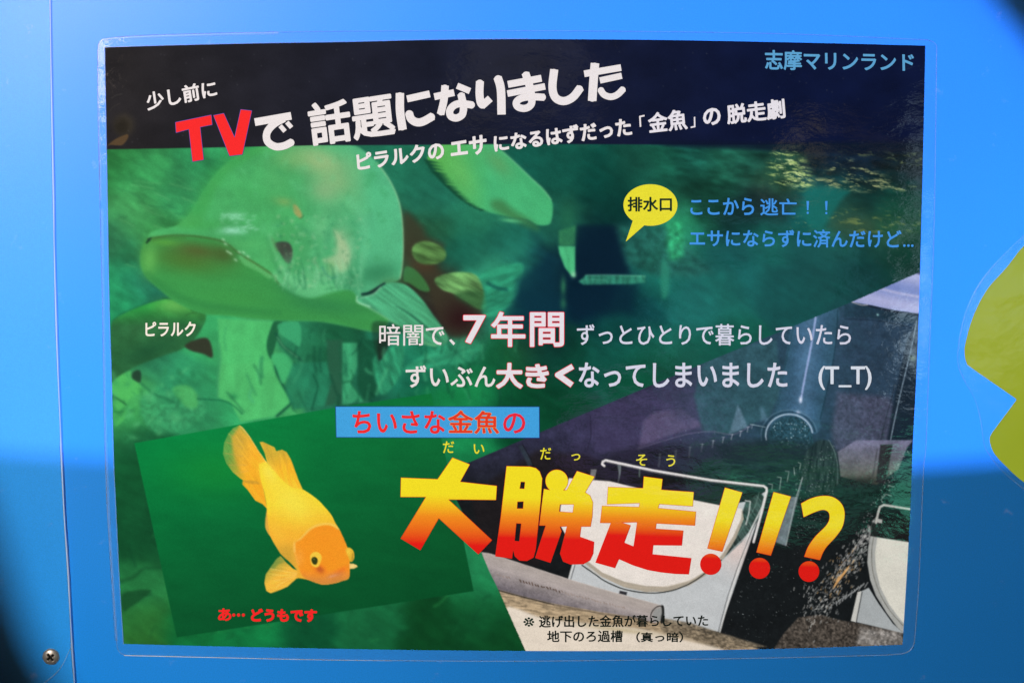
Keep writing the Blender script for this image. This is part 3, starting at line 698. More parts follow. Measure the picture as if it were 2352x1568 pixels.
line('A', [(300,655),(450,632),(600,634),(720,650),(830,680),(940,762),(1060,835),(1160,905),(1200,960)], 3.2, (60,82,36), 1.8, .85)
line('A', [(330,668),(430,650),(560,650)], 1.6, (66,100,40), 1.4, .7)
poly('A', [(286,680),(300,655),(326,640),(318,665),(292,690)], (22,52,38), 1.2, .95)
for x0, y0 in [(820,660),(835,690),(870,755),(930,745),(960,748),(850,742),(905,800),(990,775)]: blob('A', (x0, y0), 14, 6, (190,235,190), .8, .6, 1.4)
# cheek, eye, folds
poly('A', [(1150,900),(1230,850),(1330,900),(1450,960),(1560,960),(1650,990),(1560,1025),(1430,1060),(1330,1040),(1220,970)], (98,194,124), 6, .7, True)
poly('A', [(1580,590),(1640,640),(1682,720),(1690,820),(1640,880),(1560,840),(1510,800),(1590,760),(1600,680)], (158,192,140), 8, .85, True)
line('A', [(1575,600),(1600,660),(1590,700)], 3, (60,140,90), 2, .7)
poly('A', [(1150,640),(1185,690),(1200,740),(1180,740),(1155,690)], (62,110,60), 2.5, .8, True)
poly('A', [(1175,690),(1230,672),(1280,690),(1298,750),(1285,815),(1255,818),(1215,760)], (62,66,58), 2.0, .98, True, reg=5)
blob('A', (1275,860), 22, 40, (50,130,75), .6); blob('A', (1215,880), 22, 22, (60,140,80), .6); blob('A', (1350,945), 14, 14, (50,130,75), .6)
line('A', [(1500,850),(1530,900),(1565,925),(1605,912)], 4, (35,120,95), 1.8, .85); blob('A', (1560,855), 26, 40, (75,160,85), .8); line('A', [(1560,835),(1570,870),(1585,905)], 3, (35,105,70), 1.6, .8)
line('A', [(1525,1000),(1570,992),(1600,985)], 2.4, (45,125,75), 1.4, .7); blob('A', (1720,915), 12, 16, (50,130,80), .7)
line('A', [(1880,130),(1970,260),(2030,400),(2053,540),(2059,700),(2053,830),(2037,930)], 1.6, (190,232,170), 1.0, .9)
line('A', [(1770,760),(1765,900),(1762,1030)], 3, (120,200,145), 4, .45)
line('A', [(1775,1035),(1840,1022),(1890,985),(1930,962)], 5, (18,42,44), 1.4, .95)
for q, wd, c_, al in [([(1140,630),(1185,760),(1250,880),(1340,985)], 9, (112,200,134), .55), ([(1120,650),(1160,790),(1225,915),(1300,1010)], 7, (52,132,78), .45), ([(1690,380),(1780,520),(1800,700),(1760,900)], 16, (104,196,138), .35), ([(1640,420),(1720,560),(1745,720),(1720,880)], 12, (60,150,96), .30), ([(1420,520),(1520,640),(1500,760)], 10, (100,192,130), .35), ([(1330,560),(1440,640),(1450,780),(1400,880)], 9, (62,150,98), .35), ([(300,900),(420,1000),(620,1090),(900,1140),(1200,1160)], 16, (44,124,64), .35)]:
    line('A', q, wd, c_, 5, al)
for k in range(70):
    x0, y0 = r.uniform(900, 1950), r.uniform(60, 900); blob('A', (x0, y0), r.uniform(12, 46), r.uniform(8, 30), (98,196,130) if k % 2 else (58,150,88), .28, r.uniform(0, 3))
for c_, rx, ry, col, al in [((1500,560),60,100,(120,190,130),.4),((1640,660),55,90,(166,190,140),.45),((1665,770),45,90,(168,196,150),.5),((1600,860),80,40,(150,200,140),.5),((1480,910),120,60,(120,200,140),.45),((1390,980),120,50,(112,198,136),.4),((1250,830),40,70,(104,190,128),.4),((1540,640),30,80,(58,140,95),.4),((1700,960),80,40,(60,140,90),.4),((1130,760),60,90,(84,176,100),.4),((980,690),120,40,(90,186,104),.4),((700,560),140,40,(62,160,72),.4),((1000,330),200,70,(66,165,88),.35),((1180,250),90,120,(92,180,105),.35),((1720,180),60,130,(120,186,120),.4)]:
    blob('A', c_, rx, ry, col, al, r.uniform(-.4, .4))
for k in range(150):
    x0, y0 = r.uniform(1180, 1780), r.uniform(500, 1000); blob('A', (x0, y0), r.uniform(5, 16), r.uniform(4, 12), [(150,210,155),(40,120,78),(176,200,150)][k % 3], .35, r.uniform(0, 3))
for k in range(26):
    x0 = r.uniform(1240, 1720); line('A', [(x0, r.uniform(780, 900)), (x0+r.uniform(-20, 30), r.uniform(900, 960)), (x0+r.uniform(-30, 40), r.uniform(960, 1010))], r.uniform(2, 5), [(44,124,80),(130,205,150)][k % 2], 2, .4)
# pectoral fin
fin = [(1742,1088),(1760,1060),(1850,1035),(1905,985),(1970,955),(2060,965),(2130,1010),(2200,1085),(2260,1170),(2320,1250),(2370,1340),(2330,1388),(2270,1392),(2190,1370),(2090,1300),(1980,1225),(1860,1150)]
poly('A', fin, lambda x, y: np.array([74,166,116])*(1+.30*vnoise(x,y,70,4.5,.62,3,64)-.1*np.clip((x-900)/110,0,1))[..., None], 1.5, 1, True, reg=6)
line('A', [(1742,1085),(1860,1150),(1990,1232),(2100,1305),(2190,1368),(2280,1392)], 3, (120,196,130), 1.8, .8); line('A', [(1765,1060),(1850,1036),(1905,987)], 2.5, (150,215,170), 1.5, .8)
line('A', [(1742,1050),(1745,1090),(1830,1120)], 3, (165,225,180), 1.6, .9)
for k in range(9): line('A', [(2010+k*34, 1120+k*22), (2100+k*28, 1160+k*25), (2170+k*20, 1230+k*18)], 1.6, (30,84,62), 1.6, .6)
poly('A', [(1850,1230),(2000,1240),(2080,1290),(1960,1330),(1900,1480),(1860,1400)], (26,50,36), 5, .55, True)

def gblur(a, sg):
    k = np.exp(-0.5*(np.arange(-4, 5)/sg)**2); k /= k.sum()
    p = np.pad(a, ((4, 4), (0, 0), (0, 0)), 'edge'); a = sum(k[i]*p[i:i+a.shape[0]] for i in range(9))
    p = np.pad(a, ((0, 0), (4, 4), (0, 0)), 'edge'); return sum(k[i]*p[:, i:i+a.shape[1]] for i in range(9))
IMG = gblur(IMG, 1.25)
lum = IMG.mean(-1, keepdims=True); IMG = (lum+(IMG-lum)*0.97)*np.array([.97, .98, 1.0])
# --- rippled lamp reflections painted into the print, yellow-green, upper right
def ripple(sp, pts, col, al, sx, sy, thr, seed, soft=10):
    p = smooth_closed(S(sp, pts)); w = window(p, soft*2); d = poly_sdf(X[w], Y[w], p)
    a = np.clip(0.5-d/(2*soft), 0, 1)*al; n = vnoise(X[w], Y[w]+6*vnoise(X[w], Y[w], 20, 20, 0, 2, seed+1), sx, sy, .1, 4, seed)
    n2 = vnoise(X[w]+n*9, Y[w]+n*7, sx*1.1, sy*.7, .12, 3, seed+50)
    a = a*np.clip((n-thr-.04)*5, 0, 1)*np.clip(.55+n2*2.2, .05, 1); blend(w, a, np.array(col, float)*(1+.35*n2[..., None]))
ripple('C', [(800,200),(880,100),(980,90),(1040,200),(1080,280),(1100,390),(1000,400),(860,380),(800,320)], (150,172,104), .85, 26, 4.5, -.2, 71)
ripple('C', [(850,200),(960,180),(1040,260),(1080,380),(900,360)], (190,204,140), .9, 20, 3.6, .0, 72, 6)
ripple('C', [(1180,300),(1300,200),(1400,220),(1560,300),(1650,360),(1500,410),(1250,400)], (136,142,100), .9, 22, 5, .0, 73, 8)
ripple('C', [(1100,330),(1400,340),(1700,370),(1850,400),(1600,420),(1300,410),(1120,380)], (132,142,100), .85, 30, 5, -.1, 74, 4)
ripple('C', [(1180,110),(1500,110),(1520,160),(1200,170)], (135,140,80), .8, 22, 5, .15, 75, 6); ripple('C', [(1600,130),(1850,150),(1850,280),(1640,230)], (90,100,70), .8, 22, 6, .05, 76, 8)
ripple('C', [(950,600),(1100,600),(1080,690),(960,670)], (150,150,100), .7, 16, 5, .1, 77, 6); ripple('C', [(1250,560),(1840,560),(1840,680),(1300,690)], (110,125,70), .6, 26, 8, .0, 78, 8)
poly('C', [(1060,400),(1340,410),(1300,470),(1160,660),(1060,640)], (24,106,98), 8, .75, True)

# --- tank photograph, lower right
tank = [(1020,1085),(1350,945.8),(1620,832),(1957,692.8),(2110,625.5),(2180,596),(2180,1560),(1240,1560),(1207,1493),(1144,1351),(1106.6,1269.6)]
def tankcol(x, y):
    t = np.clip((y-1000)/160, 0, 1)[..., None]; s = np.clip((x-1550)/200, 0, 1)[..., None]
    up = np.array([50, 50, 74])*(1-s)+np.array([40, 62, 80])*s
    return (up*(1-t)+np.array([24, 27, 29])*t)*(1+.16*vnoise(x, y, 16, 12, .2, 4, 81))[..., None]
poly('u', tank, tankcol, 1.0, 1, False, reg=7)
INT = REG == 7
KEEP = IMG.copy()
poly('G', [(-60,1000),(400,700),(760,740),(900,820),(900,1000),(400,1500),(20,1400)], (32,28,30), 10, .85)
poly('G', [(780,450),(1250,250),(1540,300),(1560,560),(1300,620),(1090,690),(800,720),(770,600)], (56,54,80), 5, .8)
poly('G', [(1130,500),(1200,440),(1390,410),(1545,530),(1300,600),(1100,688)], (88,80,108), 6, .8)
poly('G', [(1250,230),(1500,200),(1550,420),(1440,540),(1260,400)], (58,58,82), 8, .5)
line('G', [(765,460),(770,600),(740,710)], 1.6, (28,28,40), 1.4, .8)
poly('G', [(1480,330),(1540,100),(1820,-20),(2050,-60),(2080,300),(2000,470),(1880,520),(1740,590),(1540,570)], striped((46,80,88),0,.2,16,14,.2,82), 6, .85)
poly('G', [(1780,390),(1800,420),(1850,540),(1720,590),(1755,480)], (100,128,148), 4, .8); poly('G', [(1940,400),(1960,420),(1990,490),(1940,500)], (86,116,136), 5, .6)
line('G', [(1090,690),(1300,625),(1450,585),(1600,570),(1750,590),(1870,530)], 2.2, (96,92,118), 1.5, .8)
poly('G', [(270,670),(300,665),(370,800),(340,810)], (50,62,72), 3, .8); line('G', [(300,660),(345,740),(380,815)], 1.6, (20,22,26), 1.3, .8)
# right wall and panels
poly('C', [(1290,1268),(1370,1185),(1830,1260),(1830,1900),(1180,1900),(1200,1500)], striped((44,64,84),0,.2,10,10,.14,83), 3, .9)
poly('C', [(1320,1200),(1470,1195),(1830,1262),(1820,1330),(1500,1290),(1310,1280)], (30,52,66), 4, .8); blob('C', (1545,1266), 8, 8, (150,200,200), .9)
line('C', [(1320,1295),(1520,1305),(1720,1340),(1780,1360)], 1.8, (22,36,50), 1.3, .8); line('C', [(1700,1350),(1690,1560)], 1.6, (25,38,54), 1.4, .7)
poly('Z6', [(1090,1150),(1440,1180),(1500,1300),(1440,1500),(1420,1640),(1080,1620),(1050,1400)], lambda x, y: np.array([76,78,100])*(1+.28*vnoise(x,y,6,6,0,3,84))[..., None], 10, .8)
poly('Z6', [(1480,1160),(1560,800),(1625,690),(1640,1600),(1400,1600)], (24,36,48), 4, .8)
line('Z6', [(1625,670),(1590,850),(1530,1100),(1480,1320),(1440,1520)], 2.4, (130,150,165), 1.0, .9); line('Z6', [(1480,1100),(1400,1400),(1370,1600)], 2, (40,48,60), 1.4, .8)
blob('Z6', (1600,920), 20, 20, (110,130,100), .8)
# big vertical pipe
poly('Z6', [(790,690),(930,640),(1092,585),(1085,760),(1060,950),(1010,1180),(980,1330),(940,1430),(650,1440),(690,1200),(740,930)], lambda x, y: np.stack([50+24*np.exp(-((x-(1865-.12*(y-730)))/26)**2), 82+26*np.exp(-((x-(1865-.12*(y-730)))/26)**2), 102+36*np.exp(-((x-(1865-.12*(y-730)))/30)**2)], -1), 3.5, .95, True)
line('Z6', [(1092,600),(1085,760),(1060,950),(1010,1180),(975,1330)], 2.4, (22,44,58), 1.8, .8); line('Z6', [(800,690),(745,930),(700,1180),(670,1290)], 1.8, (30,62,72), 2, .7)
line('Z6', [(945,640),(920,800),(885,980),(862,1100),(842,1215)], 4.2, (168,182,228), 1.8, .85); blob('Z6', (842,1200), 12, 20, (225,235,255), .9); blob('Z6', (825,1285), 14, 12, (190,205,235), .9)
line('Z6', [(690,1150),(850,1160),(1010,1165)], 1.2, (70,90,120), 1, .5)
a_ = np.radians(np.linspace(168, 352, 20)); rc = np.array([765, 1440])
poly('Z6', [(620,1500),(640,1390),(700,1330),(770,1310),(850,1330),(905,1400),(930,1500),(900,1560),(640,1560)], lambda x, y: np.array([36,66,78])*(1+.5*vnoise(x,y,3.4,3.4,0,2,85))[..., None], 2, .95, True)
line('Z6', [tuple(rc+np.array([math.cos(t)*158, math.sin(t)*142])) for t in a_], 3.2, (176,196,212), 1.1, .9); line('Z6', [tuple(rc+np.array([math.cos(t)*176, math.sin(t)*158])) for t in a_], 2.0, (24,44,56), 1.2, .9)
line('Z6', [tuple(rc+np.array([math.cos(t)*190, math.sin(t)*172])) for t in a_], 1.2, (100,130,145), 1.2, .7)
dots('Z6', R(660,1350,900,1540), 70, (170,200,210), .8, 2.0, 5)
# pale pipe upper right
poly('C', [(1362,1178),(1560,1085),(1800,963),(1860,940),(1860,1262),(1825,1258),(1660,1235),(1500,1200),(1470,1196)], lambda x, y: np.stack([146+24*np.sin((y-(660+.2*(x-1960)))/12), 156+18*np.sin((y-(660+.2*(x-1960)))/12), 204+10*np.sin((y-(660+.2*(x-1960)))/12)], -1), 1.4, 1)
line('C', [(1560,1085),(1680,1115),(1840,1145)], 5, (205,200,226), 3, .6); line('C', [(1800,965),(1860,985)], 8, (34,42,70), 3, .8); line('C', [(1362,1176),(1400,1190),(1440,1200),(1475,1198)], 2, (200,190,190), 1, .8)
line('C', [(1480,1205),(1660,1245),(1840,1268)], 4, (26,30,44), 2, .8)
# row of little fins
for x0, y0, h_, w_ in [(1242,768,84,5),(1352,745,92,5),(1450,712,66,4),(1534,682,50,3.6),(1610,656,46,3.4),(1680,628,38,2.4),(1740,608,34,2.2),(1800,585,36,2),(1850,556,34,1.8),(1880,536,26,1.6)]:
    line('G', [(x0+4, y0-h_/2), (x0-4, y0+h_/2)], w_, (148,156,172), .9, .9, False, True)
    line('G', [(x0-8, y0-h_/2), (x0+14, y0-h_/2)], 1.4, (160,170,185), .8, .7, False)
line('G', [(1870,522),(1920,530),(1970,540)], 2, (140,165,175), 1, .8)
dots('G', [(1300,560),(1950,560),(1960,900),(1400,780)], 60, (150,170,180), .5, 1.1, 8, .7)
# black water around the white lids
poly('G', [(800,820),(870,760),(1000,700),(1700,640),(2300,660),(2800,900),(3200,1200),(3300,2100),(2000,2100),(1700,1600),(1640,1080)], (24,28,30), 16, .75, True)
poly('H', [(700,100),(1500,60),(1800,250),(2200,230),(2230,420),(1500,460),(1400,560),(1150,300),(900,220)], lambda x, y: np.array([26,48,44])*(1+.7*vnoise(x,y,26,5,.05,4,86))[..., None], 14, .8)
poly('G', [(690,860),(780,820),(900,800),(1640,960),(1960,1010),(1640,1085),(960,930),(800,925)], (28,29,30), 3, .95)
poly('G', [(770,830),(810,830),(795,900),(760,910)], (130,130,130), 1.5, .9)
line('G', [(965,800),(968,860),(955,935)], 8, (110,120,122), 1.2, .85, taper=True); line('G', [(1106,820),(1104,880)], 3, (90,110,100), 1, .8)
ripple('G', [(1640,860),(2000,880),(2300,860),(2300,1100),(2000,1150),(1760,980)], (44,112,84), .6, 24, 4, -.05, 87, 10)  # green tank reflection painted in over the black water
# leg trapezoid on the right
poly('H', [(1722,20),(1850,-60),(2240,-60),(2200,-10),(2140,140),(2075,185),(1990,245),(1900,235),(1740,190)], lambda x, y: np.stack([112-.20*(y-1030), 112-.18*(y-1030), 132-.6*(y-1030)], -1)*(1+.08*vnoise(x,y,8,8,0,3,88))[..., None], 2, .95)
poly('H', [(2015,-30),(2100,-30),(2052,240),(1985,232)], (44,44,48), 2, .95); blob('H', (1860,230), 150, 38, (30,30,32), .9); line('H', [(1995,0),(1970,150),(1960,190)], 2, (60,60,66), 1.4, .7)
poly('H', [(1490,60),(1560,-40),(1640,-60),(1700,0),(1725,120),(1715,260),(1560,300),(1480,240)], lambda x, y: np.array([34,46,44])*(1+.9*vnoise(x,y,4,30,.1,4,89))[..., None], 4, .9, True)
line('H', [(1660,-60),(1700,20),(1722,130),(1718,240)], 2.2, (92,110,110), 1.2, .8)
dots('H', [(1420,100),(1700,-40),(1700,300),(1600,560),(1440,620)], 330, (150,170,165), .5, 1.4, 9, .85)
dots('H', [(2050,190),(2240,-40),(2210,60),(2120,260),(2000,400),(1900,560),(1850,560)], 90, (170,180,175), .8, 2.2, 10, .9)
for q in [[(1245,240),(1272,244),(1268,280)],[(1308,194),(1332,198),(1322,280)],[(1362,152),(1386,156),(1374,225)],[(1452,96),(1466,100),(1460,140)],[(1420,130),(1424,180)],[(2070,250),(2110,262)],[(2050,312),(2090,322)],[(2020,350),(2048,318)]]:
    line('H', q, 2.0, (140,160,152), .9, .85, False)
poly('H', [(1395,330),(1442,330),(1476,195),(1482,200),(1365,668),(1290,640)], lambda x, y: np.array([112,124,130])*(1+.12*vnoise(x,y,8,8,0,3,90))[..., None], 1.6, .95); line('H', [(1478,200),(1430,360),(1366,664)], 2, (170,180,178), 1, .8)
# grey plate and white lid
poly('u', [(1316,1290),(1330,1240),(1500,1180),(1720,1150),(1764,1124),(1651.5,1450),(1523,1423),(1516,1392),(1307,1331)], lambda x, y: np.array([196,200,202])+np.array([24,4,-4])*np.exp(-(((x-1690)/40)**2+((y-1260)/45)**2))[..., None]+3*vnoise(x,y,5,5,0,3,91)[..., None], 1.2, 1)
poly('H', [(1090,360),(1190,300),(1215,330),(1180,480),(1060,640),(920,770),(930,720),(1000,600),(1050,480)], lambda x, y: np.array([48,66,62])*(1+.9*vnoise(x,y,4,26,-.6,4,92))[..., None], 1.6, .96)
line('H', [(925,768),(1000,690),(1100,590),(1150,510),(1190,440)], 2.4, (190,200,200), 1.2, .8); line('H', [(1180,300),(1150,400),(1080,520),(1000,640)], 1.6, (120,150,140), 1.2, .7)
lidp = [(1307,1097),(1400,1104),(1500,1128),(1647,1158),(1704,1167),(1702,1190),(1684,1230),(1660,1270),(1630,1304),(1583,1333),(1533,1346),(1483,1344),(1433,1334),(1383,1313),(1340,1280),(1306,1240),(1284,1200),(1290,1140)]
poly('u', [(1300,1237),(1340,1290),(1383,1323),(1433,1347),(1483,1358),(1533,1357),(1583,1343),(1630,1314),(1664,1278),(1690,1235),(1708,1190),(1704,1167),(1500,1200)], (176,166,150), 1.2, 1)
poly('u', lidp, lambda x, y: np.array([234,226,218])*(1+.012*vnoise(x,y,20,20,0,3,93))[..., None], 1.2, 1, reg=9)
line('H', [(0,812),(100,880),(250,935),(400,955),(550,945),(700,905),(800,860)], 1.6, (196,182,160), 1.2, .7)
line('H', [(-40,800),(50,862),(120,910),(250,965),(400,990),(530,985),(640,955),(740,905),(830,838),(920,765)], 2.4, (28,32,30), .9, .95)
poly('H', [(0,985),(60,985),(220,1000),(270,985),(270,1010),(210,1000)], (60,58,60), 1, .0)
poly('H', [(222,975),(272,985),(266,1008),(214,996)], (40,40,44), 1.2, .95)
line('H', [(1230,290),(1200,400),(1120,560),(1040,820),(980,1010),(910,1262)], 2.2, (228,226,222), .9, .95, False); line('H', [(1216,400),(1130,560),(1030,820),(965,1010),(897,1262)], 1.3, (50,50,50), .8, .8, False)
line('G', [(862,806),(848,795),(852,778),(872,768),(1200,838),(1600,905),(1960,945),(1980,960),(1980,985),(1950,1110),(1890,1330)], 5.6, (226,222,220), 1.0, 1, False)
line('G', [(880,782),(1200,852),(1600,918),(1950,958)], 1.4, (130,126,124), .8, .8, False)
line('H', [(1085,356),(1120,362),(1110,440),(1090,520)], 3, (196,204,200), 1, .9, False)
line('Z8', [(1730,765),(1716,810),(1700,870)], 3, (225,225,222), 1, .95, False); line('Z8', [(1744,768),(1714,872)], 1.4, (30,30,30), .8, .9, False)
# ground, pipe, mouth
poly('Z8', [(1225,925),(1600,1020),(2150,1090),(2560,1210),(2900,1300),(3050,1360),(1380,1400)], lambda x, y: np.array([166,146,118])*(1+.42*vnoise(x,y,16,3.4,.12,4,94))[..., None], 2, 1)
poly('H', [(520,1165),(700,1195),(905,1262),(1230,1360),(600,1400),(500,1230)], lambda x, y: np.array([120,108,90])*(1+.7*vnoise(x,y,6,3,.2,4,95))[..., None], 3, .9)
poly('u', [(1160,1396),(1250,1418),(1350,1430),(1450,1440),(1540,1455),(1600,1472),(1640,1500),(1200,1510)], lambda x, y: np.array([230,218,202])*(1+.03*vnoise(x,y,30,10,.2,4,96))[..., None], 5, .97, True)
blob('u', (1420,1444), 90, 6, (190,175,140), .8, .12); blob('u', (1560,1462), 60, 4, (170,150,120), .7, .25)
poly('Z8', [(1112,682),(1160,690),(1220,705),(1700,862),(2000,950),(2325,1038),(2345,1060),(2290,1160),(2150,1120),(1900,1082),(1600,1028),(1400,980),(1225,932),(1160,800)], lambda x, y: (lambda n: np.stack([176-78*n, 166-74*n, 160-58*n], -1)*(1+.10*np.exp(-((n-.22)/.12)**2)[..., None])*(1+.05*vnoise(x,y,30,4,.3,3,130))[..., None])(np.clip((y-(1270+(x-1120)*.318))/84, 0, 1)**1.3), 1.2, 1, reg=10)
line('Z8', [(1225,938),(1400,985),(1600,1035)], 2.4, (40,38,38), 1, .9); line('Z8', [(1600,1036),(1900,1090),(2150,1128),(2285,1165)], 2.6, (92,82,72), 1.6, .8); line('Z8', [(1118,684),(1220,706),(1700,863),(2000,950),(2320,1038)], 1.4, (214,206,200), 1, .6)
r2 = np.random.default_rng(21)
for k in range(44):
    x0 = 1215+k*20+r2.uniform(-3, 3)
    if 1300 < x0 < 1365 or 1640 < x0 < 1652: continue
    y0 = 832+(x0-1215)*.262; big_ = 1370 < x0 < 1640
    line('Z8', [(x0, y0+r2.uniform(-8, 2)), (x0+r2.uniform(4, 12), y0+r2.uniform(0, 12))], 2.4 if big_ else 1.5, (84,66,56) if big_ else (128,104,86), .7, .95 if big_ else .6, False)
blob('H', (487,1135), 34, 62, (35,36,36), .0)
poly('H', [(505,1078),(526,1088),(526,1180),(512,1200),(500,1190),(510,1130)], (28,30,30), 1, .95, True)
line('H', [(500,1080),(470,1090),(440,1125),(432,1165)], 2.2, (40,40,40), .9, .95); poly('H', [(498,1090),(510,1100),(500,1180),(470,1190),(445,1150),(465,1105)], (150,152,150), 1.4, .9, True)
# rocks lower right
poly('H', [(1285,1370),(1350,1270),(1450,1160),(1600,1140),(1750,1180),(1900,1205),(2170,1262),(2168,1420),(1285,1420)], lambda x, y: np.array([74,68,62])*(1+.75*vnoise(x,y,4,4,0,3,97))[..., None], 2, .98, reg=8)
poly('H', [(1880,1230),(2000,1240),(2170,1262),(2168,1370),(1850,1350)], lambda x, y: np.array([150,146,142])*(1+.55*vnoise(x,y,5,5,.4,3,98))[..., None], 8, .8, noise=.5)
dots('H', [(960,1100),(1290,1100),(1250,1360),(940,1280)], 50, (130,140,140), .5, 1.2, 15, .7)
dots('H', [(1040,640),(1500,640),(1640,900),(1500,1150),(1000,1150)], 130, (190,200,200), .4, 1.1, 16, .8)
# splashing water
for k in range(760):
    t = r2.random(); cx_, cy_ = 1560+t*430, 1130-t*620; s_ = 62*(1-t)+22; x0 = cx_+r2.normal(0, s_*.8); y0 = cy_+r2.normal(0, s_*.9)
    c_ = [(205,205,200), (170,172,170), (225,180,120), (120,118,118)][int(r2.integers(0, 4) if 0.2 < t < .6 else r2.integers(0, 2))]
    line('H', [(x0, y0), (x0+r2.uniform(2, 22)*.6, y0-r2.uniform(4, 34)*.6)], r2.uniform(.9, 2.2), c_, .8, r2.uniform(.35, .9), False)
for k in range(12): line('H', [(1690+k*7, 960-k*9), (1716+k*8, 900-k*9)], 1.8, (232,176,110), .9, .7, False)
for k in range(26):
    t = k/25; line('H', [(1640+t*260+r2.uniform(-14, 14), 1110-t*170+r2.uniform(-14, 14)), (1650+t*262+r2.uniform(-8, 18), 1090-t*172)], 2.0, (165,168,168), .9, .8, False)
for k in range(9): line('H', [(1720+k*22, 830-k*25), (1775+k*22, 770-k*26)], 1.4, (130,128,130), .9, .6, False)
# right-hand lid
poly('H', [(1955,520),(2000,500),(2225,480),(2215,640),(1945,602)], (30,31,32), 2, .95)
poly('H', [(1880,982),(1935,955),(2000,1060),(2100,1200),(2180,1270),(1995,1225),(1845,1190)], (172,178,180), 1.3, 1)
poly('H', [(1858,985),(1884,978),(1846,1192),(1812,1184)], (206,206,200), 1.0, 1); line('H', [(1890,985),(1850,1190)], 1.6, (36,36,36), .9, .9, False)
poly('H', [(1946,600),(2210,640),(2200,1290),(2130,1225),(2060,1130),(1985,1010),(1945,900),(1925,780),(1932,680)], lambda x, y: np.array([172,174,170])*(1+.05*vnoise(x,y,6,30,0,3,99))[..., None], 1.2, 1, False)
line('H', [(1968,610),(1955,720),(1965,850),(2010,990),(2080,1110),(2170,1215)], 1.6, (104,102,94), 1, .85)
poly('H', [(1995,612),(2225,645),(2215,1240),(2150,1170),(2075,1070),(2015,950),(1985,830),(1978,720)], lambda x, y: np.array([222,220,208])*(1+.012*vnoise(x,y,20,20,0,3,100))[..., None], 1.2, 1, reg=11)
line('H', [(1985,508),(2000,440),(2012,400),(2040,386),(2230,416)], 5.2, (196,196,190), 1.0, .95, False); poly('H', [(1995,480),(2030,486),(2026,512),(1990,506)], (180,180,176), 1, .95)
# grime and damp on the tank photograph
gm = vnoise(X, Y, 26, 20, .3, 5, 140); wt = (IMG.mean(-1) > 150)
IMG = np.where(INT[..., None], IMG*(1+np.where(wt, .035, .16)*gm+np.where(wt, .02, .10)*vnoise(X, Y, 4, 4, 0, 2, 141))[..., None], IMG)
IMG = np.where((REG >= 7)[..., None] | INT[..., None], IMG, KEEP); REG = np.where((REG >= 7) & ~INT, 1, REG)
REG = np.where(REG == 0, 1, REG)

# --- green card with the goldfish
card = [(309,1016.7),(771,935),(990.6,903),(1042,1130),(1088,1356),(406.5,1462)]
def cardcol(x, y):
    s = np.clip((x-400)/650, 0, 1)[..., None]; t = np.clip((y-960)/450, 0, 1)[..., None]
    return ((np.array([10,134,66])*(1-s)+np.array([16,104,52])*s)*(1-t)+(np.array([12,84,44])*(1-s)+np.array([10,74,38])*s)*t)*(1+.06*vnoise(x,y,60,22,.1,4,101))[..., None]
poly('u', card, cardcol, 1.3, .97, False, reg=12)
blob('u', (500,1080), 120, 60, (24,140,52), .5); blob('u', (990,930), 60, 30, (20,120,62), .4)
GA = (250,176,48)
KEEP = IMG.copy()
def finc(c0, c1, ax, ay, dx, dy, ang, seed):
    def f(x, y):
        t = np.clip(((x-ax)*dx+(y-ay)*dy)/(dx*dx+dy*dy), 0, 1)[..., None]
        return (np.array(c0)*(1-t)+np.array(c1)*t)*(1+.10*vnoise(x, y, 30, 3.2, ang, 3, seed))[..., None]
    return f
poly('E', [(420,95),(470,120),(560,245),(680,440),(800,610),(700,660),(700,760),(760,1000),(804,1245),(740,1180),(640,1130),(540,990),(460,905),(470,850),(430,825),(330,740),(240,620),(195,490),(210,340),(270,210),(340,130)], finc((104,160,74),(252,176,42),515,1070,55,18,.95,111), 1.4, .96, False, reg=14)
poly('E', [(420,110),(560,260),(680,450),(790,610),(700,660),(690,780),(560,800),(440,740),(360,560),(330,420),(310,260)], finc((226,170,58),(255,178,44),540,1050,45,20,.95,112), 6, .8)
line('E', [(430,100),(560,250),(680,440),(795,610)], 2.2, (255,205,110), 1.2, .8)
for a0, a1 in [((270,210),(470,330)),((250,330),(460,400)),((230,480),(470,520)),((280,640),(520,640)),((360,760),(540,720)),((330,150),(420,200))]: line('E', [a0, a1], 1.6, (200,160,80), 1.5, .55)
poly('E', [(480,850),(640,860),(700,900),(620,905),(500,885)], (190,145,50), 2, .7, True); poly('E', [(620,920),(720,940),(790,1180),(700,1050)], (250,158,34), 5, .6, True)
poly('E', [(698,325),(745,320),(830,362),(905,395),(930,450),(1010,430),(1072,462),(1130,560),(1170,665),(1230,835),(1292,975),(1160,965),(1020,860),(900,730),(800,600),(770,480)], finc((205,170,55),(253,182,44),650,1035,16,40,1.25,113), 1.4, 1, False, reg=14)
for a0, a1 in [((760,350),(860,560)),((860,400),(900,600)),((960,450),(990,680)),((1050,480),(1090,760))]: line('E', [a0, a1], 1.6, (215,165,60), 1.6, .55)
poly('F', [(805,-20),(775,180),(795,280),(850,360),(880,330),(840,150)], (226,168,66), 1.4, .95, True, reg=14)
poly('F', [(1300,850),(1295,912),(1205,940),(1080,1052),(960,1102),(850,1142),(790,1105),(765,1000),(785,880),(850,785),(940,660),(990,630),(1060,710),(1160,800),(1240,835)], finc((150,158,66),(252,190,66),625,1290,22,30,.05,114), 1.5, .97, False, reg=14)
poly('F', [(840,790),(940,655),(1000,630),(1050,700),(960,740),(900,800)], (104,142,66), 3, .6, True)
for k in range(8): line('F', [(1260, 870), (1050-k*6, 840+k*26), (850+k*14, 800+k*42)], 1.5, (236,168,60) if k % 2 else (255,214,120), 1.5, .5)
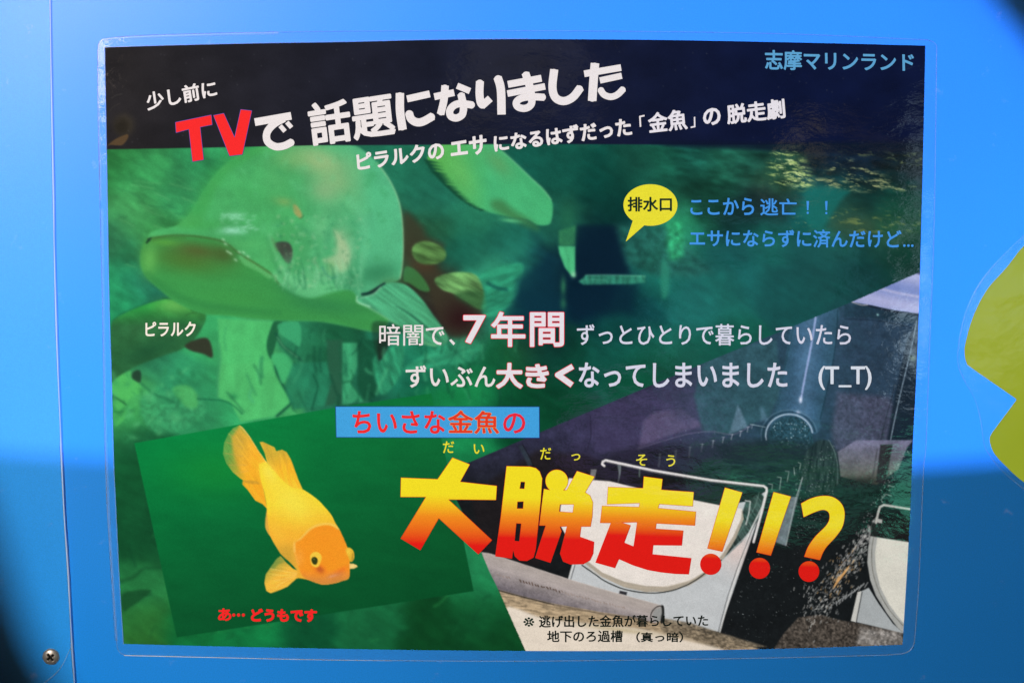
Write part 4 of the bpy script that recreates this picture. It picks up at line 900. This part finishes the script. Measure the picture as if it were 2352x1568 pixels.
gb = [(690,650),(730,612),(800,610),(900,720),(1020,850),(1160,955),(1290,975),(1480,1100),(1600,1220),(1690,1330),(1740,1430),(1800,1530),(1850,1640),(1905,1765),(1935,1865),(1942,2025),(1930,2195),(1840,2235),(1760,2262),(1600,2287),(1500,2270),(1380,2225),(1290,2205),(1210,2185),(1215,2095),(1100,1965),(1000,1875),(920,1755),(850,1625),(820,1465),(800,1265),(790,1150),(760,1000),(715,850)]
poly('E', gb, lambda x, y: (lambda t, s: (np.array([252,212,52])*(1-t)+np.array([248,180,52])*t)*(1-s)+np.array([205,160,58])*s)(np.clip((y-1160)/60, 0, 1)[..., None], (np.clip((y-1225)/60, 0, 1)*np.clip((705-x)/50, 0, 1))[..., None])*(1+.025*vnoise(x,y,14,12,.8,3,115))[..., None], 1.4, 1, True, reg=13)
sc_ = S('E', np.array([(x+(12*(j % 2)), 700+j*26) for j in range(26) for x in range(700, 1700, 26)]))
bp = S('E', [(720,700),(800,640),(900,760),(1020,880),(1150,985),(1290,1010),(1480,1140),(1580,1240),(1660,1350),(1560,1440),(1400,1500),(1300,1600),(1200,1700),(1050,1800),(930,1700),(850,1500),(830,1200),(780,1000)])
ok = poly_sdf(sc_[:, 0], sc_[:, 1], bp) < -3
for q in sc_[ok]:
    line('u', [q+(-1.6, 1.2), q+(0.2, 1.9), q+(1.9, .6)], .7, (226,160,44), .8, .28); blob('u', q+(0, -.6), 1.3, 1.0, (255,240,130), .22)
blob('E', (1150,1150), 330, 200, (255,228,80), .6, .8); blob('E', (830,740), 90, 160, (255,232,96), .5, -.5); blob('F', (950,300), 90, 200, (250,190,60), .5, -.4); blob('F', (1080,600), 110, 120, (205,158,55), .6, .6)
head = [(1180,560),(1185,440),(1260,390),(1330,330),(1400,262),(1500,220),(1620,200),(1720,225),(1790,262),(1860,370),(1905,500),(1935,600),(1942,760),(1930,925),(1760,995),(1600,1020),(1500,1003),(1380,958),(1290,900),(1230,760)]
poly('F', head, lambda x, y: (lambda t: np.array([253,148,36])*(1-t)+np.array([208,134,64])*t)(np.clip((y-1305)/28, 0, 1)[..., None])*(1+.025*vnoise(x,y,12,12,0,3,116))[..., None], 3, .97, True)
line('F', [(1180,560),(1185,440),(1260,390),(1330,320),(1400,255),(1500,205),(1620,185),(1720,205),(1780,250)], 4, (255,206,110), 2.5, .7)
line('F', [(1190,430),(1240,380),(1310,300)], 3, (252,170,40), 2, .7); line('F', [(1180,480),(1195,600),(1240,740)], 3, (255,190,90), 2.5, .6)
blob('F', (1540,640), 170, 300, (255,148,34), .5); blob('F', (1250,650), 60, 120, (250,166,70), .5)
blob('F', (1530,810), 70, 50, (178,80,40), .8, .6); blob('F', (1820,830), 110, 40, (226,110,40), .6, -.5); blob('F', (1760,890), 120, 40, (205,130,80), .6, -.2); blob('F', (1700,905), 60, 16, (225,160,120), .6, -.3)
poly('F', [(1395,650),(1410,600),(1460,570),(1520,585),(1555,640),(1540,710),(1510,770),(1465,780),(1415,745)], (253,200,66), 1.6, .98, True, reg=15)
poly('F', [(1412,680),(1430,645),(1465,640),(1495,665),(1498,710),(1475,745),(1435,735)], (52,60,24), 1.5, 1, True); blob('F', (1450,670), 10, 10, (130,140,80), .7)
poly('F', [(1885,540),(1930,510),(1985,545),(2005,610),(1998,670),(1965,708),(1940,690),(1910,610)], (222,176,52), 1.4, 1, True, reg=15); blob('F', (1925,570), 30, 50, (252,205,70), .8); line('F', [(1985,600),(1975,680)], 3, (150,110,40), 2, .6)
poly('F', [(1938,735),(1990,733),(2035,752),(2052,772),(2000,800),(1940,804)], (252,208,126), 1.2, 1, False, reg=13)

mk = np.clip(gblur(np.isin(REG, (13, 14, 15)).astype(float)[..., None], .8)*1.6, 0, 1)
IMG = KEEP*(1-mk)+IMG*mk
# --- dark header
hdr = [(200,40),(2200,40),(2200,330),(1900,330),(1700,333),(1527,332),(1200,331),(900,333.5),(727,334),(500,339),(245,343.5),(200,344)]
def hdrcol(x, y):
    s = np.clip((x-300)/1500, 0, 1)[..., None]
    return (np.array([38,36,38])*(1-s)+np.array([14,22,52])*s)*(1+.16*vnoise(x,y,70,50,0,3,121))[..., None]
m0 = IMG.copy()
poly('u', hdr, hdrcol, 1.2, 1, False, reg=16)
fd = np.clip((X-1450)/300, 0, 1)*np.clip((Y-318-8*vnoise(X,Y,30,12,0,3,122))/22, 0, 1)
# the lower rim of the band melts into the picture at the right
w = window([(1450,310),(2150,350)], 1)
IMG[w] = IMG[w]
poly('u', [(1500,326),(1700,326),(2180,326),(2180,346),(1900,352),(1700,342),(1550,338)], (14,24,42), 7, .8, True)
# tape marks at the left edge
blob('u', (285,288), 24, 26, (62,56,44), .7, 0, 1.8); blob('u', (280,290), 17, 19, (36,33,28), .8, 0, 1.8)
poly('u', [(246,336),(262,322),(282,312),(294,309),(294,318),(282,333),(268,334),(254,333)], (96,74,48), 1.6, .75, True)
line('u', [(256,226),(268,219),(281,216)], 1.2, (78,76,70), 1, .6); line('u', [(252,256),(262,245),(276,238)], 1.2, (70,66,58), 1.2, .5)
for k in range(90):
    x0, y0 = r2.uniform(250, 2100), r2.uniform(112, 330); blob('u', (x0, y0), 1.1, 1.1, (90,92,96), .55)
# print ends here

# ---------------------------------------------------------------- paper mesh following the bowed sheet
topE = smooth_open([(241.5,109.5),(430,104),(610,100),(800,97),(985,92.5),(1169.5,90.5),(1350,91),(1527,92.5),(1720,96),(1900,99.8),(2124.8,105.4)], 8)
botE = smooth_open([(285,1477),(540,1483.5),(800,1488.5),(1000,1491.5),(1203.5,1493),(1380,1493.2),(1552,1492.4),(1740,1489),(1900,1485),(2072.5,1478.8)], 8)
lefE = smooth_open([(241.5,109.5),(247,400),(251.7,679),(257,860),(262,1042),(267,1150),(272,1256),(278,1370),(285,1477)], 8)
rigE = smooth_open([(2124.8,105.4),(2121,290),(2116.6,476),(2110,713),(2104,866),(2096,1019),(2091,1154),(2082,1320),(2072.5,1478.8)], 8)
def at(line_, t, axis):
    a = line_[:, axis]; tt = (a-a[0])/(a[-1]-a[0]); return np.stack([np.interp(t, tt, line_[:, 0]), np.interp(t, tt, line_[:, 1])], -1)
NS, NT = 1100, 810
s = np.linspace(0, 1, NS+1); t = np.linspace(0, 1, NT+1)
Tp, Bt, Lf, Rt = at(topE, s, 0), at(botE, s, 0), at(lefE, t, 1), at(rigE, t, 1)
s_, t_ = np.meshgrid(s, t); s_ = s_[..., None]; t_ = t_[..., None]
UV = (1-t_)*Tp[None]+t_*Bt[None]+(1-s_)*Lf[:, None]+s_*Rt[:, None]-((1-s_)*(1-t_)*Tp[0]+s_*(1-t_)*Tp[-1]+(1-s_)*t_*Bt[0]+s_*t_*Bt[-1])
fi = np.clip((UV[..., 0]-RX0)/H0, 0, len(gx)-1.001); fj = np.clip((UV[..., 1]-RY0)/H0, 0, len(gy)-1.001)
i0 = fi.astype(int); j0 = fj.astype(int); fx = (fi-i0)[..., None]; fy = (fj-j0)[..., None]
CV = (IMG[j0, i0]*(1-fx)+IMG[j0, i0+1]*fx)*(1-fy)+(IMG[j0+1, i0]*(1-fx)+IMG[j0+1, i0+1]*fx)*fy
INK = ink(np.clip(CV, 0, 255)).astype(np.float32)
ci = np.clip(np.round(fi).astype(int), 0, len(gx)-1); cj = np.clip(np.round(fj).astype(int), 0, len(gy)-1)
RG = REG[cj, ci][:-1, :-1]
pc = P(1180, 790)
poster = empty('poster', (pc[0], 0.0, pc[2]))
tag(poster, 'laminated poster with a big green fish, a goldfish and Japanese lettering on blue wall', 'poster')
PV = (P(UV[..., 0], UV[..., 1], 0.0005)-np.array(poster.location)).reshape(-1, 3); IC = INK.reshape(-1, 3)
idx = np.arange((NT+1)*(NS+1)).reshape(NT+1, NS+1)
Q = np.stack([idx[:-1, :-1], idx[1:, :-1], idx[1:, 1:], idx[:-1, 1:]], -1).reshape(-1, 4); RQ = RG.reshape(-1)
names = {1: ('underwater_photo', 'green underwater photograph that fills the poster behind the fish'), 2: ('printed_leaf', None), 18: ('printed_leaf', None), 17: ('printed_fish', 'dark fish body cut off by the left edge'), 3: ('printed_fish', 'second green fish with a ragged fin edge, seen behind the large one'),
         4: ('printed_arapaima', 'large pale green fish head facing left'), 5: ('eye', None), 6: ('side_fin', None), 7: ('tank_photo', 'photograph of a dark filter tank with pipes'),
         8: ('printed_gravel', None), 9: ('printed_lid', 'round white tank lid'), 10: ('printed_pipe', 'grey pipe lying on pale ground'), 11: ('printed_lid', 'white lid cut off by the right edge'),
         12: ('green_card', 'dark green tilted card behind the goldfish'), 13: ('printed_goldfish', 'golden orange goldfish swimming head down'), 14: ('fins', None), 15: ('eye', None), 16: ('header_band', 'dark band across the top of the poster')}
parts = {}
for k in sorted(names):
    q = Q[RQ == k]
    if not len(q): continue
    u_, inv = np.unique(q.ravel(), return_inverse=True)
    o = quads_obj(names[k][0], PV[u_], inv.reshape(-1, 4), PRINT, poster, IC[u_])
    if names[k][1]: o['label'] = names[k][1]
    parts[k] = o
for c_, p_ in [(5, 4), (6, 4), (8, 7), (9, 7), (10, 7), (11, 7), (14, 13), (15, 13), (2, 1), (18, 1)]:
    if c_ in parts: parts[c_].parent = parts[p_]

# ---------------------------------------------------------------- clear laminate margin round the paper
out_ = list(smooth_open([(240,90),(300,83),(430,78),(578,75),(800,72),(1067,71),(1400,72),(1800,78),(2130,92)], 5))+list(smooth_open([(2144,97),(2150,104),(2151.5,116)], 4))
out_ += list(smooth_open([(2151,130),(2149,300),(2145.6,510),(2141.5,640),(2135,798),(2127,1019),(2121.7,1069),(2116,1200),(2110,1341),(2103,1440)], 5))+list(smooth_open([(2100,1474),(2094,1488),(2084,1496),(2072,1500)], 4))
out_ += list(smooth_open([(2035,1503),(1800,1509),(1552,1513),(1203,1517),(950,1516),(727,1513.5),(500,1508.5),(300,1504.5)], 5))+list(smooth_open([(286,1503),(277,1498),(271,1490),(269,1480)], 4))
out_ += list(smooth_open([(266,1440),(256,1300),(245,1137),(240,900),(235,679),(229,450),(224.5,238),(224,120)], 5))+list(smooth_open([(225,106),(228,97),(233,92)], 4))
out_ = np.array(out_)
cen = np.array([1176, 790.0])
def inner_at(p):
    d = p-cen; lo_, hi_ = 0.3, 1.0
    for _ in range(26):
        m = (lo_+hi_)/2; q = cen+d*m
        if poly_sdf(np.array([q[0]]), np.array([q[1]]), edgepoly)[0] < 0: lo_ = m
        else: hi_ = m
    return cen+d*lo_
edgepoly = np.vstack([topE[::4], rigE[::4][1:], botE[::-1][::4][1:], lefE[::-1][::4][1:-1]])
inn = np.array([inner_at(p) for p in out_])
FILM = clear_film('laminate_film', 0.018, (0.5, 0.6, 0.86), 0.10, 0.03, 1.3)
Vf = np.vstack([P(out_[:, 0], out_[:, 1], 0.0003), P(out_[:, 0]*.5+inn[:, 0]*.5, out_[:, 1]*.5+inn[:, 1]*.5, 0.00045), P(inn[:, 0], inn[:, 1], 0.0005)])
n = len(out_); Ff = []
for i in range(n):
    j = (i+1) % n; Ff += [(i, j, n+j, n+i), (n+i, n+j, 2*n+j, 2*n+i)]
adopt(mesh_obj('laminate_margin', Vf, Ff, FILM, None, smooth=True), poster)
RIM = clear_film('laminate_rim', 0.16, (0.75, 0.82, 0.95), 0.2)
RIMB = clear_film('laminate_rim_highlight', 0.62, (0.8, 0.85, 0.95), 0.2)  # paler copy of the rim, light caught on the lower edge painted in
clos = np.vstack([out_, out_[:1]])
adopt(bead('laminate_rim', clos, 2.0, 0.0003, 0.0003, RIM), poster)
bot = np.array(smooth_open([(286,1503.5),(500,1508.3),(727,1513.2),(900,1515.5)], 8))
adopt(bead('laminate_rim', bot, np.linspace(2.6, .5, len(bot)), 0.0004, 0.0005, RIMB), poster)
adopt(bead('paper_edge_highlight', np.array([inner_at(p)+(p-cen)/np.hypot(*(p-cen))*1.4 for p in np.vstack([lefE[::-1][::3], topE[::3][:15]])]), 1.3, 0.0005, 0.0002, clear_film('sealed_edge_highlight', 0.34, (0.7, 0.8, 1.0), 0.2)), poster)  # pale bead paints the highlight line just outside the paper
tl = np.array(smooth_open([(232,460),(231,380),(228,280),(227,180),(227,120),(232,96),(250,90),(330,85),(480,80),(640,76)], 6))
adopt(bead('laminate_rim', tl, np.linspace(4.5, 7, len(tl)), 0.0003, 0.0003, clear_film('laminate_fold', 0.12, (0.8, 0.82, 1.0), 0.25)), poster)
adopt(bead('laminate_rim', np.array(smooth_open([(235,480),(238,700),(243,1000),(251,1200),(262,1380),(268,1470)], 6)), 7, 0.0003, 0.0002, clear_film('laminate_fold_lower', 0.07, (0.8, 0.82, 1.0), 0.25)), poster)

# ---------------------------------------------------------------- lettering
W = (228, 221, 220); WL = (226, 221, 226); BL = (66, 146, 226); DK = (22, 44, 34); RED = (238, 44, 44)
def shape(space, items, color, label=None, **kw):
    """items: ('p',pts) polygon, ('h',pts) hole, ('s',pts,width) stroke, ('c',centre,radius) disc"""
    k = SP[space][2]; it = []; pts = []
    for a in items:
        if a[0] in 'ph': q = S(space, a[1]); it.append((a[0], q))
        elif a[0] == 's': q = smooth_open(S(space, a[1]), 5); it.append(('s', q, a[2]*k))
        else: q = S(space, [a[1]]); it.append(('c', q[0], a[2]*k)); q = np.vstack([q-a[2]*k, q+a[2]*k])
        if a[0] == 's': q = np.vstack([q-a[2]*k, q+a[2]*k])
        pts.append(q)
    pts = np.vstack(pts)
    def fn(x, y):
        d = np.full(x.shape, 1e9)
        for a in it:
            if a[0] == 'p': d = np.minimum(d, poly_sdf(x, y, a[1]))
            elif a[0] == 's': d = np.minimum(d, stroke_sdf(x, y, a[1], a[2]))
            elif a[0] == 'c': d = np.minimum(d, np.hypot(x-a[1][0], y-a[1][1])-a[2])
        for a in it:
            if a[0] == 'h': d = np.maximum(d, -poly_sdf(x, y, a[1]))
        return d
    return put(fn, pts.min(0), pts.max(0), 0.0, color, label=label, **kw)

text('Z1', '少し前に', [(985,632),(1452,540),(1468,650),(1002,746)], 1.1, W, label='small white slanted lettering at the top left')
shape('Z1', [('p', [(1188,828),(1427,779),(1433,842),(1352,858),(1375,1078),(1303,1090),(1278,872),(1192,895)])], RED, outline=(86,76,150), ow=1.3, label='red letter T with a blue outline')
shape('Z1', [('p', [(1445,781),(1512,768),(1586,932),(1628,742),(1700,750),(1637,1042),(1552,1052)])], RED, outline=(86,76,150), ow=1.3, label='red letter V with a blue outline')
shape('Z1', [('s', [(1722,826),(1968,783)], 52), ('s', [(1920,800),(1850,840),(1805,895),(1808,955),(1860,990),(1920,985),(1975,958)], 50), ('s', [(1893,850),(1926,888)], 30), ('s', [(1938,826),(1970,862)], 30)], W)
text('u', '話題', [(707.5,241.5),(897,212.6),(907.5,307.8),(718.5,335)], 2.7, W, h=.8)
shape('K', [('s', [(110,848),(112,1100),(148,1355)], 116), ('s', [(208,930),(522,860)], 96), ('s', [(235,1125),(265,1205),(340,1250),(430,1240),(565,1165)], 112)], W)
shape('K', [('s', [(583,900),(858,842)], 95), ('s', [(733,745),(715,950),(670,1142)], 104), ('s', [(897,748),(1075,822)], 86), ('s', [(950,862),(982,1000),(986,1090)], 102), ('s', [(986,1080),(965,1150),(890,1192),(815,1170),(795,1100),(840,1030),(920,995),(1015,1000),(1112,1015)], 100)], W)
shape('K', [('s', [(1212,686),(1206,850),(1220,970),(1250,1015)], 110), ('s', [(1235,1030),(1355,922)], 100), ('s', [(1455,632),(1500,800),(1510,1145)], 116)], W)
shape('K', [('s', [(1597,730),(2060,645)], 96), ('s', [(1590,857),(2110,757)], 90), ('s', [(1838,572),(1895,750),(1930,960)], 108), ('s', [(1930,930),(1920,1000),(1870,1048),(1800,1060),(1730,1035),(1712,980),(1760,930),(1850,905),(1960,900),(2100,908)], 98)], W)
shape('Z3', [('s', [(1604,470),(1592,590),(1612,660),(1668,684),(1730,657),(1782,592)], 55)], W)
shape('Z3', [('s', [(1806,500),(2055,458)], 45), ('s', [(1879,428),(1868,560),(1860,683)], 58), ('s', [(1912,545),(2060,513)], 42), ('s', [(1915,605),(1940,640),(1985,655),(2030,640),(2072,600)], 44)], W)
text('Z3', 'ピラルクの', [(272,1042),(850,955),(862,1068),(280,1148)], 1.5, W)
text('Z3', 'エサ', [(905,952),(1140,912),(1147,1033),(912,1062)], 1.7, W)
text('Z3', 'になるはずだった', [(1195,918),(2110,797),(2128,912),(1205,1025)], 1.5, W)
text('Z3', '「', [(2178,785),(2212,778),(2216,850),(2182,857)], .5, W)
text('u', '金魚', [(1488.5,262),(1574,250),(1578.5,296),(1491,306)], 1.3, WL)
text('u', '」', [(1586,271),(1596,269),(1596.5,292),(1586.5,294)], .5, WL)
text('ZT', 'の', [(185,742),(295,728),(300,838),(190,845)], 1.6, WL)
text('ZT', '脱走劇', [(342,714),(727,667),(738,795),(352,838)], 1.4, WL)
text('ZT', '志摩マリンランド', [(603,340),(1603,362),(1605,483),(605,470)], 1.0, (92,160,204), label='light blue aquarium name at the top right')
# speech bubble
t2 = np.linspace(0, 2*math.pi, 72, endpoint=False)
bub = [(1780+186*math.cos(a), 422+143*math.sin(a)) for a in t2]
shape('B', [('p', bub), ('p', [(1662,520),(1745,555),(1610,674)])], (228,218,52), label='yellow speech bubble with dark lettering', name='speech_bubble', level=-1.0)
text('B', '排水口', [(1625,368),(1925,368),(1925,464),(1625,464)], .9, DK)
text('C', 'ここから', [(257,468),(690,462),(692,578),(257,578)], .8, BL)
text('C', '逃亡', [(738,466),(985,470),(985,582),(738,582)], .6, BL)
shape('C', [('p', [(1054,484),(1072,484),(1068,548),(1058,548)]), ('c', (1063,565), 8), ('p', [(1182,484),(1200,484),(1196,548),(1186,548)]), ('c', (1191,567), 8)], BL)
text('C', 'エサにならずに済んだけど', [(252,680),(1706,684),(1706,806),(252,796)], .8, BL, label='light blue lettering, lower of the two lines at the right')
shape('C', [('c', (1728,790), 9), ('c', (1756,790), 9), ('c', (1783,791), 9)], BL)
text('u', '暗闇', [(871.5,744),(972,743.5),(972,792.8),(871.5,793)], .25, W)
text('B', 'で', R(235,1262,360,1383), .6, W)
shape('B', [('p', [(393,1352),(408,1344),(436,1372),(424,1386)])], W)
PK = (226, 52, 72)
text('B', '7', R(497,1184,640,1370), 1.6, WL, outline=PK, ow=1.5, label='large white figure 7 with a red outline')
text('B', '年', R(688,1160,914,1392), 1.5, WL, outline=PK, ow=1.5)
text('B', '間', R(955,1164,1180,1392), 1.5, WL, outline=PK, ow=1.5)
text('u', 'ずっとひとりで暮らしていたら', [(1325.4,744),(1953.5,744),(1953.5,792.5),(1325.4,792)], .55, (212,212,228))
text('u', 'ずいぶん', [(932.7,839),(1137,839),(1137,888.5),(932.7,888.5)], .9, W)
text('G', '大', R(124,104,294,268), 2.1, WL, outline=PK, ow=1.1)
text('G', 'き', R(326,112,474,264), 2.1, WL, outline=PK, ow=1.1)
shape('G', [('s', [(645,122),(540,182)], 36), ('s', [(540,178),(640,250)], 38), ('c', (540,181), 17)], WL, outline=PK, ow=1.1)
text('u', 'なってしまいました', [(1330.4,832.8),(1807,832.8),(1807,888.2),(1330.4,888)], 1.15, (212,212,228))
text('Z6', '(T_T)', R(965,975,1318,1130), 1.0, (216,222,238), label='white sad face made of the signs (T_T)')
box = [(771.7,933.5),(1005,933.6),(1238,934),(1238.4,1004),(1005,1003.4),(773.3,1002.6)]
shape('u', [('p', box)], (66,160,220), outline=(38,60,140), ow=1.3, label='sky blue label strip with red lettering', name='label_strip', level=-1)
text('u', 'ちいさな', [(811,943),(1022,944),(1022,994),(811,994)], 1.1, RED)
text('u', '金魚', [(1030,942),(1145.5,944),(1145.5,994),(1030,994)], .55, (226,56,40), outline=(226,150,60), ow=1.0)
text('Z5', 'の', R(1262,1292,1406,1424), 1.0, (230,42,60))
YE = (232, 222, 52)
text('Z5', 'だ', R(854,1480,928,1558), .35, YE); text('Z5', 'い', R(1062,1500,1132,1563), .35, YE)
text('G', 'だ', R(422,682,496,762), .35, YE); text('G', 'っ', R(636,724,696,768), .35, YE); text('G', 'そ', R(1082,728,1156,804), .35, YE); text('G', 'う', R(1290,732,1350,810), .35, YE)
text('u', 'ピラルク', [(335.5,739.5),(449.5,738.5),(449.5,771),(335.5,771.5)], .8, (242,232,218), label='small cream lettering that names the large fish')
RD2 = (244, 40, 40)
text('F', 'あ', R(134,1352,306,1512), 1.15, RD2); shape('F', [('c', (345,1437), 22), ('c', (411,1437), 22), ('c', (477,1437), 22)], RD2)
text('F', 'どうもです', [(590,1358),(1482,1362),(1482,1526),(590,1520)], 1.6, RD2, label='small red rounded lettering below the goldfish')
text('Z8', '※', R(1396,1120,1468,1182), .2, DK)
text('u', '逃げ出した金魚が暮らしていた', [(1238.5,1411.5),(1625.5,1410),(1625.5,1436),(1238.5,1439)], .5, (20,28,24), label='small black caption, upper line', h=.6)
text('u', '地下のろ過槽', [(1257,1446.5),(1429.5,1446),(1429.5,1472),(1257,1472.5)], .5, (20,28,24), h=.7)
text('u', '（真っ暗）', [(1461.5,1450),(1568,1450),(1568,1472.5),(1461.5,1472.5)], .5, (20,28,24), h=.7)
# the five big title characters
RO = (214, 44, 26)
shape('Z8', [('p', [(918,45),(1033,90),(968,207),(1216,235),(1210,328),(888,325),(1182,600),(1092,693),(825,450),(700,665),(570,588),(740,308),(568,308),(571,180),(818,190)])], RO, outline=RO, ow=.8, label='large first title character 大, yellow fading to red', name='title_character', grad=(1132,1182,1246), h=.8)
shape('Z8', [('p', [(1283,102),(1440,105),(1480,115),(1505,138),(1522,185),(1512,330),(1505,400),(1478,660),(1463,715),(1420,738),(1370,735),(1340,708),(1326,655),(1318,722),(1208,708),(1245,440)]),
              ('h', [(1378,205),(1408,207),(1403,255),(1370,253)]), ('h', [(1355,340),(1398,338),(1395,388),(1352,388)]), ('h', [(1347,485),(1383,487),(1370,610),(1335,607)]),
              ('c', (1621,201), 75), ('p', [(1525,330),(1535,255),(1600,268),(1690,262),(1758,135),(1875,172),(1812,278),(1845,300),(1864,345),(1860,440),(1848,507),(1785,507),(1776,578),(1872,612),(1866,690),(1845,735),(1800,760),(1715,762),(1665,742),(1645,690),(1692,505),(1640,508),(1652,540),(1578,750),(1478,718),(1548,500),(1505,500)]),
              ('h', [(1642,358),(1738,358),(1730,415),(1636,408)])], RO, outline=RO, ow=.8, label='large second title character 脱, yellow fading to red', name='title_character', grad=(1140,1184,1232), h=.8)
shape('G', [('p', [(1135,880),(1262,897),(1254,971),(1477,987),(1470,1083),(1240,1067),(1232,1097),(1492,1122),(1485,1215),(1220,1200),(1215,1240),(1405,1252),(1395,1352),(1198,1350),(1192,1415),(1460,1442),(1443,1550),(1350,1547),(1250,1536),(1160,1520),(1060,1488),(962,1445),(935,1507),(803,1470),(910,1197),(835,1197),(848,1082),(1103,1090),(1107,1061),(882,1069),(889,952),(1130,960)]),
              ('h', [(975,1195),(1090,1192),(1065,1362),(998,1335),(1042,1216)])], RO, outline=RO, ow=.8, label='large third title character 走, yellow fading to red', name='title_character', grad=(1148,1186,1226), h=.8)
shape('H', [('p', [(945,267),(1063,300),(925,705),(825,683)]), ('c', (847,793), 71)], RO, outline=RO, ow=.8, label='first large exclamation mark of the title', name='title_character', grad=(1192,1244,1280), h=.8)
shape('H', [('p', [(1280,297),(1398,328),(1260,732),(1163,710)]), ('c', (1183,821), 70)], RO, outline=RO, ow=.8, label='second large exclamation mark of the title', name='title_character', grad=(1200,1252,1290), h=.8)
shape('H', [('p', smooth_open([(1470,375),(1540,340),(1620,323),(1690,333),(1745,375),(1768,440),(1755,530),(1710,600),(1650,665),(1620,710),(1598,763)], 5).tolist()+smooth_open([(1492,740),(1520,670),(1570,600),(1640,530),(1665,480),(1658,435),(1620,418),(1560,435),(1487,468)], 5).tolist()), ('c', (1523,843), 69)], RO, outline=RO, ow=.8, label='large question mark that ends the title', name='title_character', grad=(1206,1260,1300), h=.8)
bpy.data.objects.remove(_co)
